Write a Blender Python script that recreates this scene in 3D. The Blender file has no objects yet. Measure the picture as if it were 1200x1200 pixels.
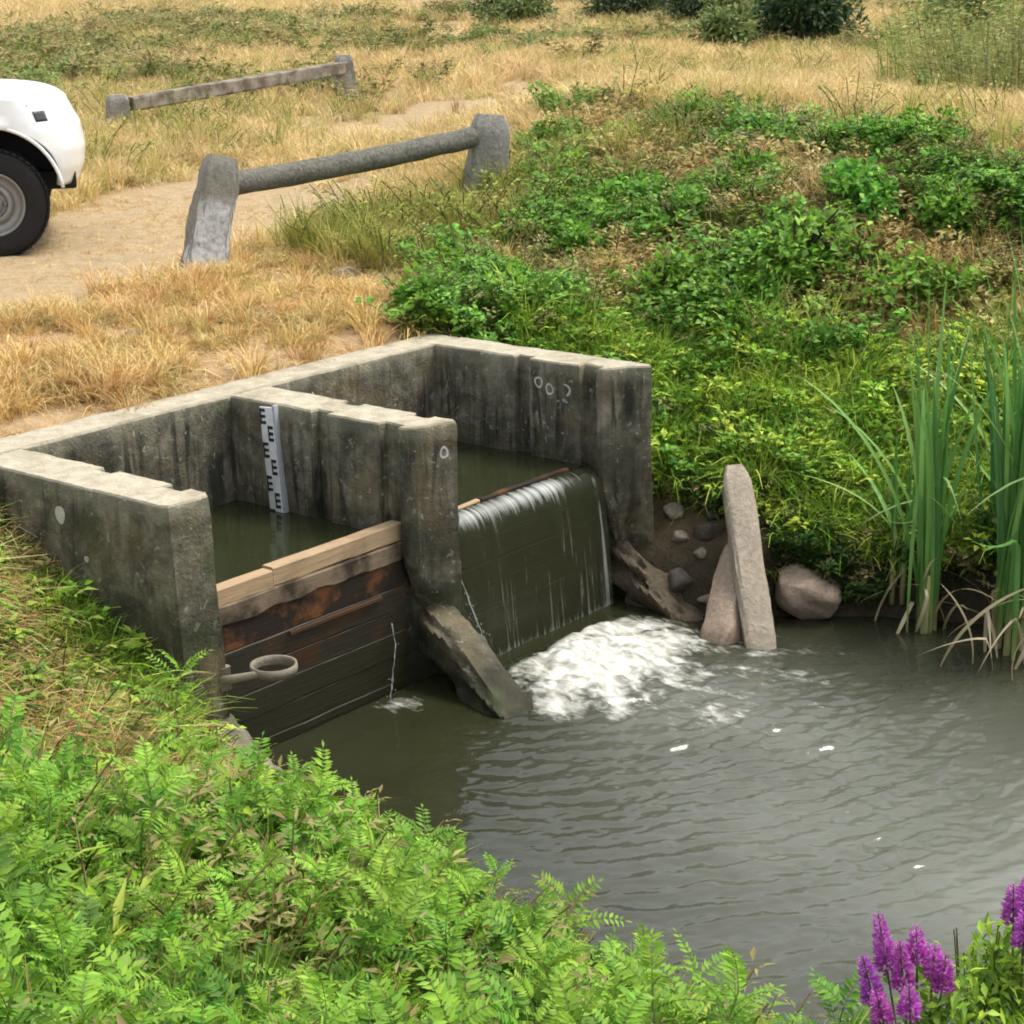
import bpy, bmesh, math, random
import numpy as np
from mathutils import Vector, Matrix
from mathutils.geometry import tessellate_polygon

SC = bpy.context.scene
COL = SC.collection
rng = np.random.default_rng(7)
random.seed(7)

# ---------------------------------------------------------------- camera
CAM = np.array([-5.136, -7.178, 2.170])
CR = np.array([0.633, -0.774, -0.020]); CU = np.array([0.234, 0.166, 0.958]); CF = np.array([0.738, 0.611, -0.286])
CF /= np.linalg.norm(CF); CR -= CF * (CR @ CF); CR /= np.linalg.norm(CR); CU = np.cross(CR, CF)
FPX = 2200.0
cd = bpy.data.cameras.new('camera'); cam = bpy.data.objects.new('camera', cd); COL.objects.link(cam)
cam.matrix_world = Matrix(((CR[0], CU[0], -CF[0], CAM[0]), (CR[1], CU[1], -CF[1], CAM[1]), (CR[2], CU[2], -CF[2], CAM[2]), (0, 0, 0, 1)))
cd.sensor_width = 36; cd.lens = 36 * FPX / 1200; cd.clip_start = 0.05; cd.clip_end = 3000
SC.camera = cam
SC.render.resolution_x = SC.render.resolution_y = 1024
cy = SC.cycles
cy.max_bounces = 5; cy.diffuse_bounces = 2; cy.glossy_bounces = 3; cy.transmission_bounces = 3; cy.transparent_max_bounces = 6
cy.use_adaptive_sampling = True; cy.adaptive_threshold = 0.045; cy.use_denoising = True; cy.caustics_reflective = False; cy.caustics_refractive = False; cy.filter_width = 1.9

# ---------------------------------------------------------------- sky and sun
SUN_DIR = Vector((0.50, -0.30, 1.12)).normalized()      # towards the sun
elev = math.asin(SUN_DIR.z); azim = math.atan2(SUN_DIR.x, SUN_DIR.y)
W = bpy.data.worlds.new('World'); SC.world = W; W.use_nodes = True
nt = W.node_tree; nt.nodes.clear()
sky = nt.nodes.new('ShaderNodeTexSky'); sky.sky_type = 'NISHITA'; sky.sun_disc = False
sky.sun_elevation = elev; sky.sun_rotation = azim; sky.air_density = 1.0; sky.dust_density = 6.0; sky.ozone_density = 1.0
hsv = nt.nodes.new('ShaderNodeHueSaturation'); hsv.inputs['Saturation'].default_value = 0.5; hsv.inputs['Value'].default_value = 1.0
bg = nt.nodes.new('ShaderNodeBackground'); bg.inputs['Strength'].default_value = 0.15
wo = nt.nodes.new('ShaderNodeOutputWorld')
cloud = nt.nodes.new('ShaderNodeMix'); cloud.data_type = 'RGBA'; cloud.inputs[0].default_value = 0.5; cloud.inputs[7].default_value = (8.0, 8.4, 8.9, 1)   # even veil of thin cloud
nt.links.new(sky.outputs[0], hsv.inputs['Color']); nt.links.new(hsv.outputs[0], cloud.inputs[6]); nt.links.new(cloud.outputs[2], bg.inputs['Color']); nt.links.new(bg.outputs[0], wo.inputs[0])
sl = bpy.data.lights.new('sun', 'SUN'); sl.energy = 2.6; sl.angle = math.radians(20); sl.color = (1.0, 0.95, 0.86)
so = bpy.data.objects.new('sun', sl); COL.objects.link(so); so.location = (0, 0, 30)
so.rotation_euler = SUN_DIR.to_track_quat('Z', 'Y').to_euler()
SC.view_settings.view_transform = 'Standard'; SC.view_settings.look = 'None'
SC.view_settings.exposure = 0.42; SC.view_settings.gamma = 1.0; SC.view_settings.use_curve_mapping = False

# ---------------------------------------------------------------- numeric helpers
def sm(a, b, x):
    t = np.clip((np.asarray(x, float) - a) / (b - a), 0, 1); return t * t * (3 - 2 * t)
def _hash(ix, iy, seed):
    n = (ix.astype(np.int64) * 374761393 + iy.astype(np.int64) * 668265263 + seed * 982451653) & 0xffffffff
    n = ((n ^ (n >> 13)) * 1274126177) & 0xffffffff
    return ((n ^ (n >> 16)) & 0xffff) / 65535.0
def vn(x, y, seed=0):
    x = np.asarray(x, float); y = np.asarray(y, float)
    ix = np.floor(x); iy = np.floor(y); fx = x - ix; fy = y - iy
    fx = fx * fx * (3 - 2 * fx); fy = fy * fy * (3 - 2 * fy)
    a = _hash(ix, iy, seed); b = _hash(ix + 1, iy, seed); c = _hash(ix, iy + 1, seed); d = _hash(ix + 1, iy + 1, seed)
    return (a * (1 - fx) + b * fx) * (1 - fy) + (c * (1 - fx) + d * fx) * fy
def fbm(x, y, seed=0, o=4):
    s = 0; a = 1; t = 0
    for k in range(o):
        s = s + a * vn(x * 2 ** k + 17.3 * k, y * 2 ** k - 9.1 * k, seed + k); t += a; a *= .5
    return s / t
def smin(a, b, k):
    h = np.clip(.5 + .5 * (b - a) / k, 0, 1); return b * (1 - h) + a * h - k * h * (1 - h)
def topx(P):
    d = np.asarray(P, float) - CAM; z = d @ CF
    return 600 + FPX * (d @ CR) / z, 600 - FPX * (d @ CU) / z, z

# ---------------------------------------------------------------- terrain shape
WZ = -1.33          # downstream water level
UZ = -0.565         # water level in the two bays
POLY = np.array([(-.06, -1.30), (-.10, -1.5), (-.25, -1.9), (-.52, -2.6), (-.62, -3.5), (-.78, -4.5), (-.9, -5.2), (-1.15, -6), (-1.7, -9), (-2.5, -14), (-6, -70),
                 (1.5, -70), (3.6, -14), (4.3, -9), (4.4, -6), (4.15, -4.2), (3.8, -3.3), (3.5, -2.6), (3.22, -2.2), (2.98, -1.9), (2.9, -1.30)])
def dwater(x, y):
    x = np.asarray(x, float); y = np.asarray(y, float)
    best = np.full(x.shape, 1e9); ins = np.zeros(x.shape, bool); n = len(POLY)
    for i in range(n):
        x0, y0 = POLY[i]; x1, y1 = POLY[(i + 1) % n]; ex, ey = x1 - x0, y1 - y0
        t = np.clip(((x - x0) * ex + (y - y0) * ey) / (ex * ex + ey * ey), 0, 1)
        best = np.minimum(best, np.hypot(x - x0 - t * ex, y - y0 - t * ey))
        c = ((y0 > y) != (y1 > y)) & (x < (x1 - x0) * (y - y0) / (y1 - y0 + 1e-12) + x0); ins ^= c
    return np.where(ins, -best, best)
def ground(x, y):
    x = np.asarray(x, float); y = np.asarray(y, float)
    d = dwater(x, y)
    dd = d + .10 * (fbm(x * 2.2, y * 2.2, 3, 3) - .5) * sm(.0, .3, d)
    zr = WZ - .03 + .26 * sm(0, .16, dd) + .50 * np.maximum(dd, 0)
    zl = WZ - .02 + .12 * sm(0, .25, dd) + .34 * np.maximum(dd, 0)
    zb = WZ + .0 + .14 * sm(0, .2, dd) + .73 * np.maximum(dd, 0)
    wr = sm(.6, 2.6, x); z = zl * (1 - wr) + zr * wr
    wb = sm(-1.9, -.5, y) * (1 - sm(3.4, 5.0, x)); z = z * (1 - wb) + zb * wb
    P = .0 + .10 * sm(.3, 2.2, y) + .72 * sm(3.9, 7.6, x - .55 * np.maximum(y, 0)) * (1 - sm(3.5, 8, y)) * (1 - .75 * sm(9, 16, x)) + .2 * sm(4, 16, y) + .45 * sm(-1.5, -4.5, x) * (1 - sm(-3, 0, y))
    P = P + .10 * (fbm(x * .35, y * .35, 11, 3) - .5) + .9 * sm(25, 90, np.hypot(x, y)) * fbm(x * .03, y * .03, 5, 2)
    z = smin(z, P, .16)
    land = sm(.05, .5, d)
    z = z + land * (.05 * (fbm(x * 1.7, y * 1.7, 21, 4) - .5) + .022 * (fbm(x * 9, y * 9, 31, 2) - .5))
    # washed-out hollow in front of the near post
    z = z - .16 * np.exp(-(((x - 3.35) / .35) ** 2 + ((y - 1.75) / .22) ** 2)) - .10 * np.exp(-(((x - 2.35) / .2) ** 2 + ((y - 1.45) / .12) ** 2))
    z = np.where(d < 0, WZ - .05 - .5 * sm(0, .6, -d), z)
    # the two bays and the culvert mouth
    hole = (x > -.19) & (x < 2.97) & (y < .13) & (y > -1.35)
    return np.where(hole, -2.1, z)

# ---------------------------------------------------------------- mesh helpers
def link(o, parent=None):
    COL.objects.link(o)
    if parent is not None: o.parent = parent
    return o
def mesh(name, V, F, mats=None, smooth=True, midx=None, col=None, attrs=None):
    me = bpy.data.meshes.new(name)
    V = np.asarray(V, np.float32)
    if isinstance(F, np.ndarray):
        k = F.shape[1]; n = len(F)
        me.vertices.add(len(V)); me.vertices.foreach_set('co', V.ravel())
        me.loops.add(n * k); me.loops.foreach_set('vertex_index', F.astype(np.int32).ravel())
        me.polygons.add(n); me.polygons.foreach_set('loop_start', np.arange(0, n * k, k, dtype=np.int32))
    else:
        me.from_pydata([tuple(v) for v in V.tolist()], [], F)
    for m in (mats or []): me.materials.append(m)
    if midx is not None: me.polygons.foreach_set('material_index', np.asarray(midx, np.int32))
    me.update(calc_edges=True); me.validate()
    if smooth: me.polygons.foreach_set('use_smooth', np.ones(len(me.polygons), bool))
    if col is not None:
        a = me.color_attributes.new('Col', 'FLOAT_COLOR', 'POINT')
        c = np.ones((len(V), 4), np.float32); c[:, :3] = col; a.data.foreach_set('color', c.ravel())
    for k, v in (attrs or {}).items():
        a = me.attributes.new(k, 'FLOAT', 'POINT'); a.data.foreach_set('value', np.asarray(v, np.float32))
    return me
def obj(name, me, parent=None, loc=None, rot=None, scale=None):
    o = bpy.data.objects.new(name, me); link(o, parent)
    if loc is not None: o.location = loc
    if rot is not None: o.rotation_euler = rot
    if scale is not None: o.scale = scale
    return o
def tag(o, label=None, cat=None, group=None, kind=None):
    if label: o['label'] = label
    if cat: o['category'] = cat
    if group: o['group'] = group
    if kind: o['kind'] = kind
    return o
def empty(name, loc, rot=None):
    o = bpy.data.objects.new(name, None); o.location = loc; o.empty_display_size = .1
    if rot is not None: o.rotation_euler = rot
    return link(o)
def grid_faces(nu, nv, wrap=False):
    i = np.arange(nu - 1)[:, None]; w = nv if wrap else nv - 1; j = np.arange(w)[None, :]; j2 = (j + 1) % nv
    return np.stack([i * nv + j, i * nv + j2, (i + 1) * nv + j2, (i + 1) * nv + j], -1).reshape(-1, 4)
class MB:
    """collects shapes into one mesh"""
    def __init__(s): s.V = []; s.F = []; s.M = []; s.n = 0
    def add(s, V, F, m=0):
        V = np.asarray(V, float); s.V.append(V); s.F += [[int(i) + s.n for i in f] for f in F]; s.M += [m] * len(F); s.n += len(V)
    def box(s, c, d, R=None, m=0, bev=0.0, jit=0.0):
        bm = bmesh.new(); bmesh.ops.create_cube(bm, size=1)
        for v in bm.verts: v.co = Vector((v.co.x * d[0], v.co.y * d[1], v.co.z * d[2]))
        if bev: bmesh.ops.bevel(bm, geom=bm.edges[:], offset=bev, segments=2, affect='EDGES', profile=.6)
        V = np.array([v.co[:] for v in bm.verts]); bm.verts.index_update(); F = [[v.index for v in f.verts] for f in bm.faces]; bm.free()
        if jit: V = V + rng.normal(0, jit, V.shape)
        if R is not None: V = V @ np.array(R).T
        s.add(V + np.array(c), F, m)
    def tube(s, pts, rad, n=8, m=0, cap=True, noise=0.0, sx=1.0):
        pts = np.asarray(pts, float); k = len(pts); rad = np.broadcast_to(rad, k)
        T = np.gradient(pts, axis=0); T /= np.linalg.norm(T, axis=1)[:, None] + 1e-9
        up = np.array([0, 0, 1.]) if abs(T[0, 2]) < .9 else np.array([1., 0, 0])
        V = []
        for i in range(k):
            a = np.cross(T[i], up); a /= np.linalg.norm(a) + 1e-9; b = np.cross(a, T[i])
            th = np.linspace(0, 2 * np.pi, n, endpoint=False); rr = rad[i] * (1 + noise * rng.normal(0, 1, n))
            V.append(pts[i] + (rr * np.cos(th) * sx)[:, None] * a + (rr * np.sin(th))[:, None] * b)
        F = grid_faces(k, n, True).tolist()
        if cap: F += [list(range(n))[::-1], [(k - 1) * n + j for j in range(n)]]
        s.add(np.concatenate(V), F, m)
    def lathe(s, prof, n=32, m=0, axis='y', c=(0, 0, 0), closed=False):
        prof = np.asarray(prof, float); th = np.linspace(0, 2 * np.pi, n, endpoint=False); V = []
        for r, h in prof:
            if axis == 'y': V.append(np.stack([r * np.cos(th), np.full(n, h), r * np.sin(th)], 1))
            else: V.append(np.stack([r * np.cos(th), r * np.sin(th), np.full(n, h)], 1))
        s.add(np.concatenate(V) + np.array(c), grid_faces(len(prof), n, True).tolist(), m)
    def build(s, name, mats, parent=None, smooth=True, **k):
        if not isinstance(mats, (list, tuple)): mats = [mats]
        me = mesh(name, np.concatenate(s.V), s.F, mats, smooth, s.M)
        return obj(name, me, parent, **k)
def sharp(o, deg=35):
    try: o.data.set_sharp_from_angle(angle=math.radians(deg))
    except Exception: pass
    return o

# ---------------------------------------------------------------- materials
class N:
    def __init__(s, name):
        s.m = bpy.data.materials.new(name); s.m.use_nodes = True; s.t = s.m.node_tree; s.t.nodes.clear()
        s.out = s.n('ShaderNodeOutputMaterial')
    def n(s, ty, **k):
        o = s.t.nodes.new(ty)
        for a, b in k.items():
            if hasattr(o, a): setattr(o, a, b)
        return o
    def L(s, a, b): s.t.links.new(a, b)
    def set(s, node, key, v):
        if isinstance(v, bpy.types.NodeSocket): s.L(v, node.inputs[key])
        else: node.inputs[key].default_value = v
    def pos(s, scale=(1, 1, 1), obj_=False):
        if obj_: src = s.n('ShaderNodeTexCoord').outputs['Object']
        else: src = s.n('ShaderNodeNewGeometry').outputs['Position']
        mp = s.n('ShaderNodeMapping'); s.L(src, mp.inputs['Vector']); mp.inputs['Scale'].default_value = scale; return mp.outputs[0]
    def noise(s, vec, scale, detail=4, rough=.55, dist=0.0):
        o = s.n('ShaderNodeTexNoise'); s.L(vec, o.inputs['Vector']); o.inputs['Scale'].default_value = scale
        o.inputs['Detail'].default_value = detail; o.inputs['Roughness'].default_value = rough; o.inputs['Distortion'].default_value = dist; return o.outputs['Fac']
    def ramp(s, fac, stops):
        o = s.n('ShaderNodeValToRGB'); s.L(fac, o.inputs[0]); e = o.color_ramp.elements
        while len(e) < len(stops): e.new(.5)
        for k, (p, c) in enumerate(stops): e[k].position = p; e[k].color = (*c, 1) if not np.isscalar(c) else (c, c, c, 1)
        return o.outputs[0]
    def mix(s, fac, a, b, mode='MIX'):
        o = s.n('ShaderNodeMix'); o.data_type = 'RGBA'; o.blend_type = mode
        for key, v in ((0, fac), (6, a), (7, b)):
            if isinstance(v, bpy.types.NodeSocket): s.L(v, o.inputs[key])
            else: o.inputs[key].default_value = v if key == 0 else (*v, 1)
        return o.outputs[2]
    def math(s, op, a, b=0.0, clamp=False):
        o = s.n('ShaderNodeMath'); o.operation = op; o.use_clamp = clamp
        for k, v in enumerate((a, b)):
            if isinstance(v, bpy.types.NodeSocket): s.L(v, o.inputs[k])
            else: o.inputs[k].default_value = v
        return o.outputs[0]
    def attr(s, name, col=False):
        o = s.n('ShaderNodeAttribute'); o.attribute_name = name; return o.outputs['Color' if col else 'Fac']
    def bump(s, h, strength=.5, dist=.02):
        o = s.n('ShaderNodeBump'); s.L(h, o.inputs['Height']); o.inputs['Strength'].default_value = strength; o.inputs['Distance'].default_value = dist; return o.outputs[0]
    def pr(s, color, rough=.8, bump=None, spec=.3, **k):
        b = s.n('ShaderNodeBsdfPrincipled')
        if isinstance(color, tuple): color = (*color, 1)
        s.set(b, 'Base Color', color); s.set(b, 'Roughness', rough); s.set(b, 'Specular IOR Level', spec)
        if bump is not None: s.L(bump, b.inputs['Normal'])
        for a, v in k.items(): s.set(b, a.replace('_', ' '), v)
        s.L(b.outputs[0], s.out.inputs[0]); return s.m

def mat_plain(name, color, rough=.6, spec=.3, var=.25, scale=14, bump=.25, **k):
    n = N(name); p = n.pos(obj_=True); f = n.noise(p, scale, 5, .6)
    c = n.mix(f, tuple(np.array(color) * (1 - var)), tuple(np.clip(np.array(color) * (1 + var), 0, 1)))
    return n.pr(c, rough, n.bump(f, bump, .01), spec, **k)

def mat_ground():
    n = N('earth'); p = n.pos()
    a = n.noise(p, 1.3, 6, .6); b = n.noise(p, 9, 6, .65); g = n.noise(p, 45, 3, .6)
    dry = n.ramp(b, [(.25, (.25, .165, .085)), (.5, (.39, .27, .145)), (.75, (.50, .37, .21))])
    sand = n.ramp(b, [(.25, (.31, .225, .125)), (.55, (.42, .315, .185)), (.8, (.52, .405, .255))])
    soil = n.ramp(b, [(.3, (.035, .026, .017)), (.6, (.085, .06, .035)), (.8, (.15, .11, .065))])
    mud = n.ramp(b, [(.3, (.02, .018, .012)), (.7, (.055, .045, .03))])
    c = n.mix(n.attr('path'), dry, sand)
    c = n.mix(n.attr('soil'), c, soil); c = n.mix(n.attr('mud'), c, mud)
    c = n.mix(n.ramp(g, [(.35, .0), (.62, .55)]), c, n.mix(.5, c, (.10, .075, .045)))
    h = n.math('ADD', n.math('MULTIPLY', b, .7), n.math('MULTIPLY', g, .4))
    return n.pr(c, .95, n.bump(h, .8, .04), .1)
def mat_concrete(name, pale=False):
    n = N(name); p = n.pos()
    big = n.noise(p, 2.6, 6, .62); mid = n.noise(p, 11, 6, .65, .4); fine = n.noise(p, 70, 4, .6)
    ps = n.pos((11, 11, .9)); streak = n.noise(ps, 1.15, 6, .66, .7); sgate = n.noise(p, 1.7, 3, .5); blot = n.noise(p, 4.4, 7, .7, .5)
    if pale:
        c = n.ramp(mid, [(.25, (.27, .235, .165)), (.5, (.40, .355, .265)), (.75, (.50, .455, .355))])
        c = n.mix(n.ramp(big, [(.5, 0.0), (.68, .7)]), c, (.20, .17, .105))
    else:
        c = n.ramp(mid, [(.22, (.065, .058, .038)), (.45, (.150, .135, .095)), (.62, (.225, .205, .148)), (.82, (.33, .305, .23))])
        c = n.mix(n.ramp(blot, [(.46, 0.0), (.62, .74)]), c, (.050, .047, .034))                  # black mould patches
        c = n.mix(n.math('MULTIPLY', n.ramp(streak, [(.47, 0.0), (.58, .9)]), n.ramp(sgate, [(.38, .15), (.6, 1.0)])), c, (.020, .020, .016))               # and runs
        c = n.mix(n.ramp(big, [(.53, 0.0), (.68, .6)]), c, (.15, .11, .05))                     # brown algae
        lich = n.noise(n.pos(), 26, 3, .5, .6)
        c = n.mix(n.ramp(lich, [(.64, 0.0), (.70, .6)]), c, (.40, .40, .34))                     # lichen
        sep = n.n('ShaderNodeSeparateXYZ'); n.L(n.n('ShaderNodeNewGeometry').outputs['Position'], sep.inputs[0])
        zz = n.math('ADD', sep.outputs['Z'], n.math('MULTIPLY', big, .5))
        wet = n.ramp(n.math('ADD', zz, 1.5), [(.52, 1.0), (.82, 0.0)])
        c = n.mix(n.math('MULTIPLY', wet, .85), c, (.028, .027, .017))                           # wet slime near water
        tide = n.ramp(n.math('ADD', n.math('ADD', sep.outputs['Z'], n.math('MULTIPLY', streak, .10)), 1.0), [(.34, 0.0), (.40, 1.0), (.50, .9), (.62, 0.0)])
        c = n.mix(n.math('MULTIPLY', tide, .6), c, (.030, .030, .018))                          # tide mark above the bay water
        crest = n.ramp(n.math('ADD', n.math('ADD', sep.outputs['Z'], n.math('MULTIPLY', mid, .12)), 1.0), [(.96, 0.0), (1.0, 1.0)])
        c = n.mix(n.math('MULTIPLY', crest, .32), c, (.27, .26, .19))                           # paler lichen band under the coping
        moss = n.noise(p, 4.2, 5, .6)
        c = n.mix(n.math('MULTIPLY', n.ramp(moss, [(.55, 0.0), (.68, 1.0)]), .5), c, (.06, .075, .03))
    h = n.math('ADD', n.math('MULTIPLY', mid, .8), n.math('MULTIPLY', fine, .35))
    return n.pr(c, .9, n.bump(h, .9, .02), .25)
def mat_water(name, deep, foam=False):
    n = N(name); p = n.pos()
    f1 = n.noise(n.pos((1, 1, 1)), 3.0, 3, .5); f2 = n.noise(p, 26, 3, .55, .5)
    c = n.mix(f1, tuple(np.array(deep) * .75), tuple(np.array(deep) * 1.3))
    if foam: c = n.mix(n.attr('sky_sheen'), c, (.170, .176, .150))                # silvery sky reflection painted in as a paler body colour
    rough = .04
    b = n.bump(f2, .10, .01)
    if foam:
        fa = n.attr('foam'); nz = n.noise(n.pos((1.5, .8, 1)), 14, 6, .62, .5); nz2 = n.noise(n.pos(), 6, 3, .6, .8)
        t = n.math('ADD', fa, n.math('SUBTRACT', n.math('ADD', n.math('MULTIPLY', nz, .8), n.math('MULTIPLY', nz2, .4)), .6))
        k = n.ramp(t, [(.36, 0.0), (.58, .5), (.92, 1.0)])
        c = n.mix(k, c, n.mix(n.ramp(nz, [(.35, 0.0), (.65, 1.0)]), (.34, .33, .27), (.70, .70, .65)))
        rough = n.math('ADD', n.math('MULTIPLY', k, .6), .04)
    return n.pr(c, rough, b, .5, IOR=1.33)
def mat_leaf(name, hue_var=.03, trans=.35, rough=.5, val_var=.35, spec=.25):
    n = N(name); c = n.attr('Col', True); oi = n.n('ShaderNodeObjectInfo')
    hs = n.n('ShaderNodeHueSaturation'); n.L(c, hs.inputs['Color'])
    r = oi.outputs['Random']
    n.L(n.math('ADD', n.math('MULTIPLY', r, hue_var), .5 - hue_var / 2), hs.inputs['Hue'])
    r2 = n.math('FRACT', n.math('MULTIPLY', r, 37.7))
    n.L(n.math('ADD', n.math('MULTIPLY', r2, val_var), 1 - val_var / 2), hs.inputs['Value'])
    b = n.n('ShaderNodeBsdfPrincipled'); n.L(hs.outputs[0], b.inputs['Base Color']); b.inputs['Roughness'].default_value = rough; b.inputs['Specular IOR Level'].default_value = spec
    t = n.n('ShaderNodeBsdfTranslucent'); n.L(hs.outputs[0], t.inputs['Color'])
    m = n.n('ShaderNodeMixShader'); m.inputs[0].default_value = trans
    n.L(b.outputs[0], m.inputs[1]); n.L(t.outputs[0], m.inputs[2]); n.L(m.outputs[0], n.out.inputs[0]); return n.m
def mat_wood(name, a, b, along=(1.2, 14, 14), rough=.75, spec=.25, wet=None, cover=(.42, .6)):
    n = N(name); p = n.pos(along, True); f = n.noise(p, 3, 6, .65, .8); g = n.noise(n.pos(obj_=True), 5, 4, .6)
    c = n.mix(f, a, b)
    if wet: c = n.mix(n.ramp(g, [(cover[0], 0.0), (cover[1], .95)]), c, wet)
    return n.pr(c, rough, n.bump(f, .5, .008), spec)

M = {}
M['ground'] = mat_ground()
M['conc'] = mat_concrete('stained_concrete'); M['conc_top'] = mat_concrete('pale_worn_concrete', True)
M['leaf'] = mat_leaf('leaf'); M['grass'] = mat_leaf('grass_blade', .05, .3, .6, .4); M['straw'] = mat_leaf('straw', .03, .25, .7, .4, .15)
M['reed'] = mat_leaf('reed_leaf', .03, .25, .4, .25)
M['petal'] = mat_leaf('petal', .04, .4, .6, .3)
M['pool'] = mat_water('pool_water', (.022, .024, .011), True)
M['bay'] = mat_water('bay_water', (.022, .026, .011))

# ---------------------------------------------------------------- ground sheet
def axis(lo, hi, f0, f1, fine, grow=1.16, big=8):
    a = list(np.arange(f0, f1 + 1e-6, fine)); s = fine; x = a[-1]
    while x < hi: s = min(s * grow, big); x += s; a.append(x)
    s = fine; x = a[0]; b = []
    while x > lo: s = min(s * grow, big); x -= s; b.append(x)
    return np.array(b[::-1] + a)
gx = axis(-150, 400, -3.6, 9.0, .05); gy = axis(-120, 400, -5.5, 5.0, .05)
GX, GY = np.meshgrid(gx, gy, indexing='ij'); GZ = ground(GX, GY); D = dwater(GX, GY)
def seg_d(x, y, pts):
    b = np.full(np.shape(x), 1e9)
    for (x0, y0), (x1, y1) in zip(pts[:-1], pts[1:]):
        ex, ey = x1 - x0, y1 - y0; t = np.clip(((x - x0) * ex + (y - y0) * ey) / (ex * ex + ey * ey), 0, 1)
        b = np.minimum(b, np.hypot(x - x0 - t * ex, y - y0 - t * ey))
    return b
PATH = [(-12, 2.5), (-2, 3.2), (2.2, 3.6), (4.5, 4.4), (8, 6.2), (14, 8.4), (24, 11)]
PATH2 = [(9, 6.6), (16, 11.8), (28, 22), (60, 50)]
def pathness(x, y):
    w = 1.35 + .45 * (fbm(x * .5, y * .5, 41, 3) - .5) * 2
    return (1 - sm(w * .55, w * 1.25, seg_d(x, y, PATH))) * (1 - .7 * sm(6, 10, x)) + .8 * (1 - sm(1.0, 2.8, seg_d(x, y, PATH2) + 1.4 * (fbm(x * .3, y * .3, 43, 3) - .5))) * sm(9, 11, x)
def rightbank(x, y):            # 1 on the overgrown far bank
    c = 7.5 + .9 * sm(-1.5, 2, y) + .8 * (fbm(x * .6, y * .6, 51, 3) - .5) * 2
    lim = .25 + .55 * (x - 3.1)                  # its edge towards the road
    return sm(2.95, 3.15, x) * (1 - sm(c - .4, c + .5, x)) * (1 - sm(lim - .3, lim + .5, y)) * (dwater(x, y) > .02)
def foreground(x, y):           # leafy near bank
    return (1 - sm(-.1, .4, x)) * (1 - sm(-2.75, -2.0, y + .30 * np.minimum(x + .3, 0))) * (dwater(x, y) > -.12) * sm(.95, 1.3, np.hypot(x + .1, y + 1.75))
PA = pathness(GX, GY); RB = rightbank(GX, GY); FG = foreground(GX, GY)
soil = np.clip(np.maximum(RB * (.55 + .5 * (fbm(GX * 2, GY * 2, 61, 3) - .5)), FG), 0, 1)
mud = 1 - sm(.1, .55, D + .25 * (fbm(GX * 3, GY * 3, 71, 3) - .5))
me = mesh('ground', np.stack([GX, GY, GZ], -1).reshape(-1, 3), grid_faces(len(gx), len(gy))[:, ::-1].copy(), [M['ground']],
          attrs={'path': PA.ravel(), 'soil': soil.ravel(), 'mud': mud.ravel()})
tag(obj('ground', me), 'sandy and grassy ground with overgrown banks of the channel', kind='structure')

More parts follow.
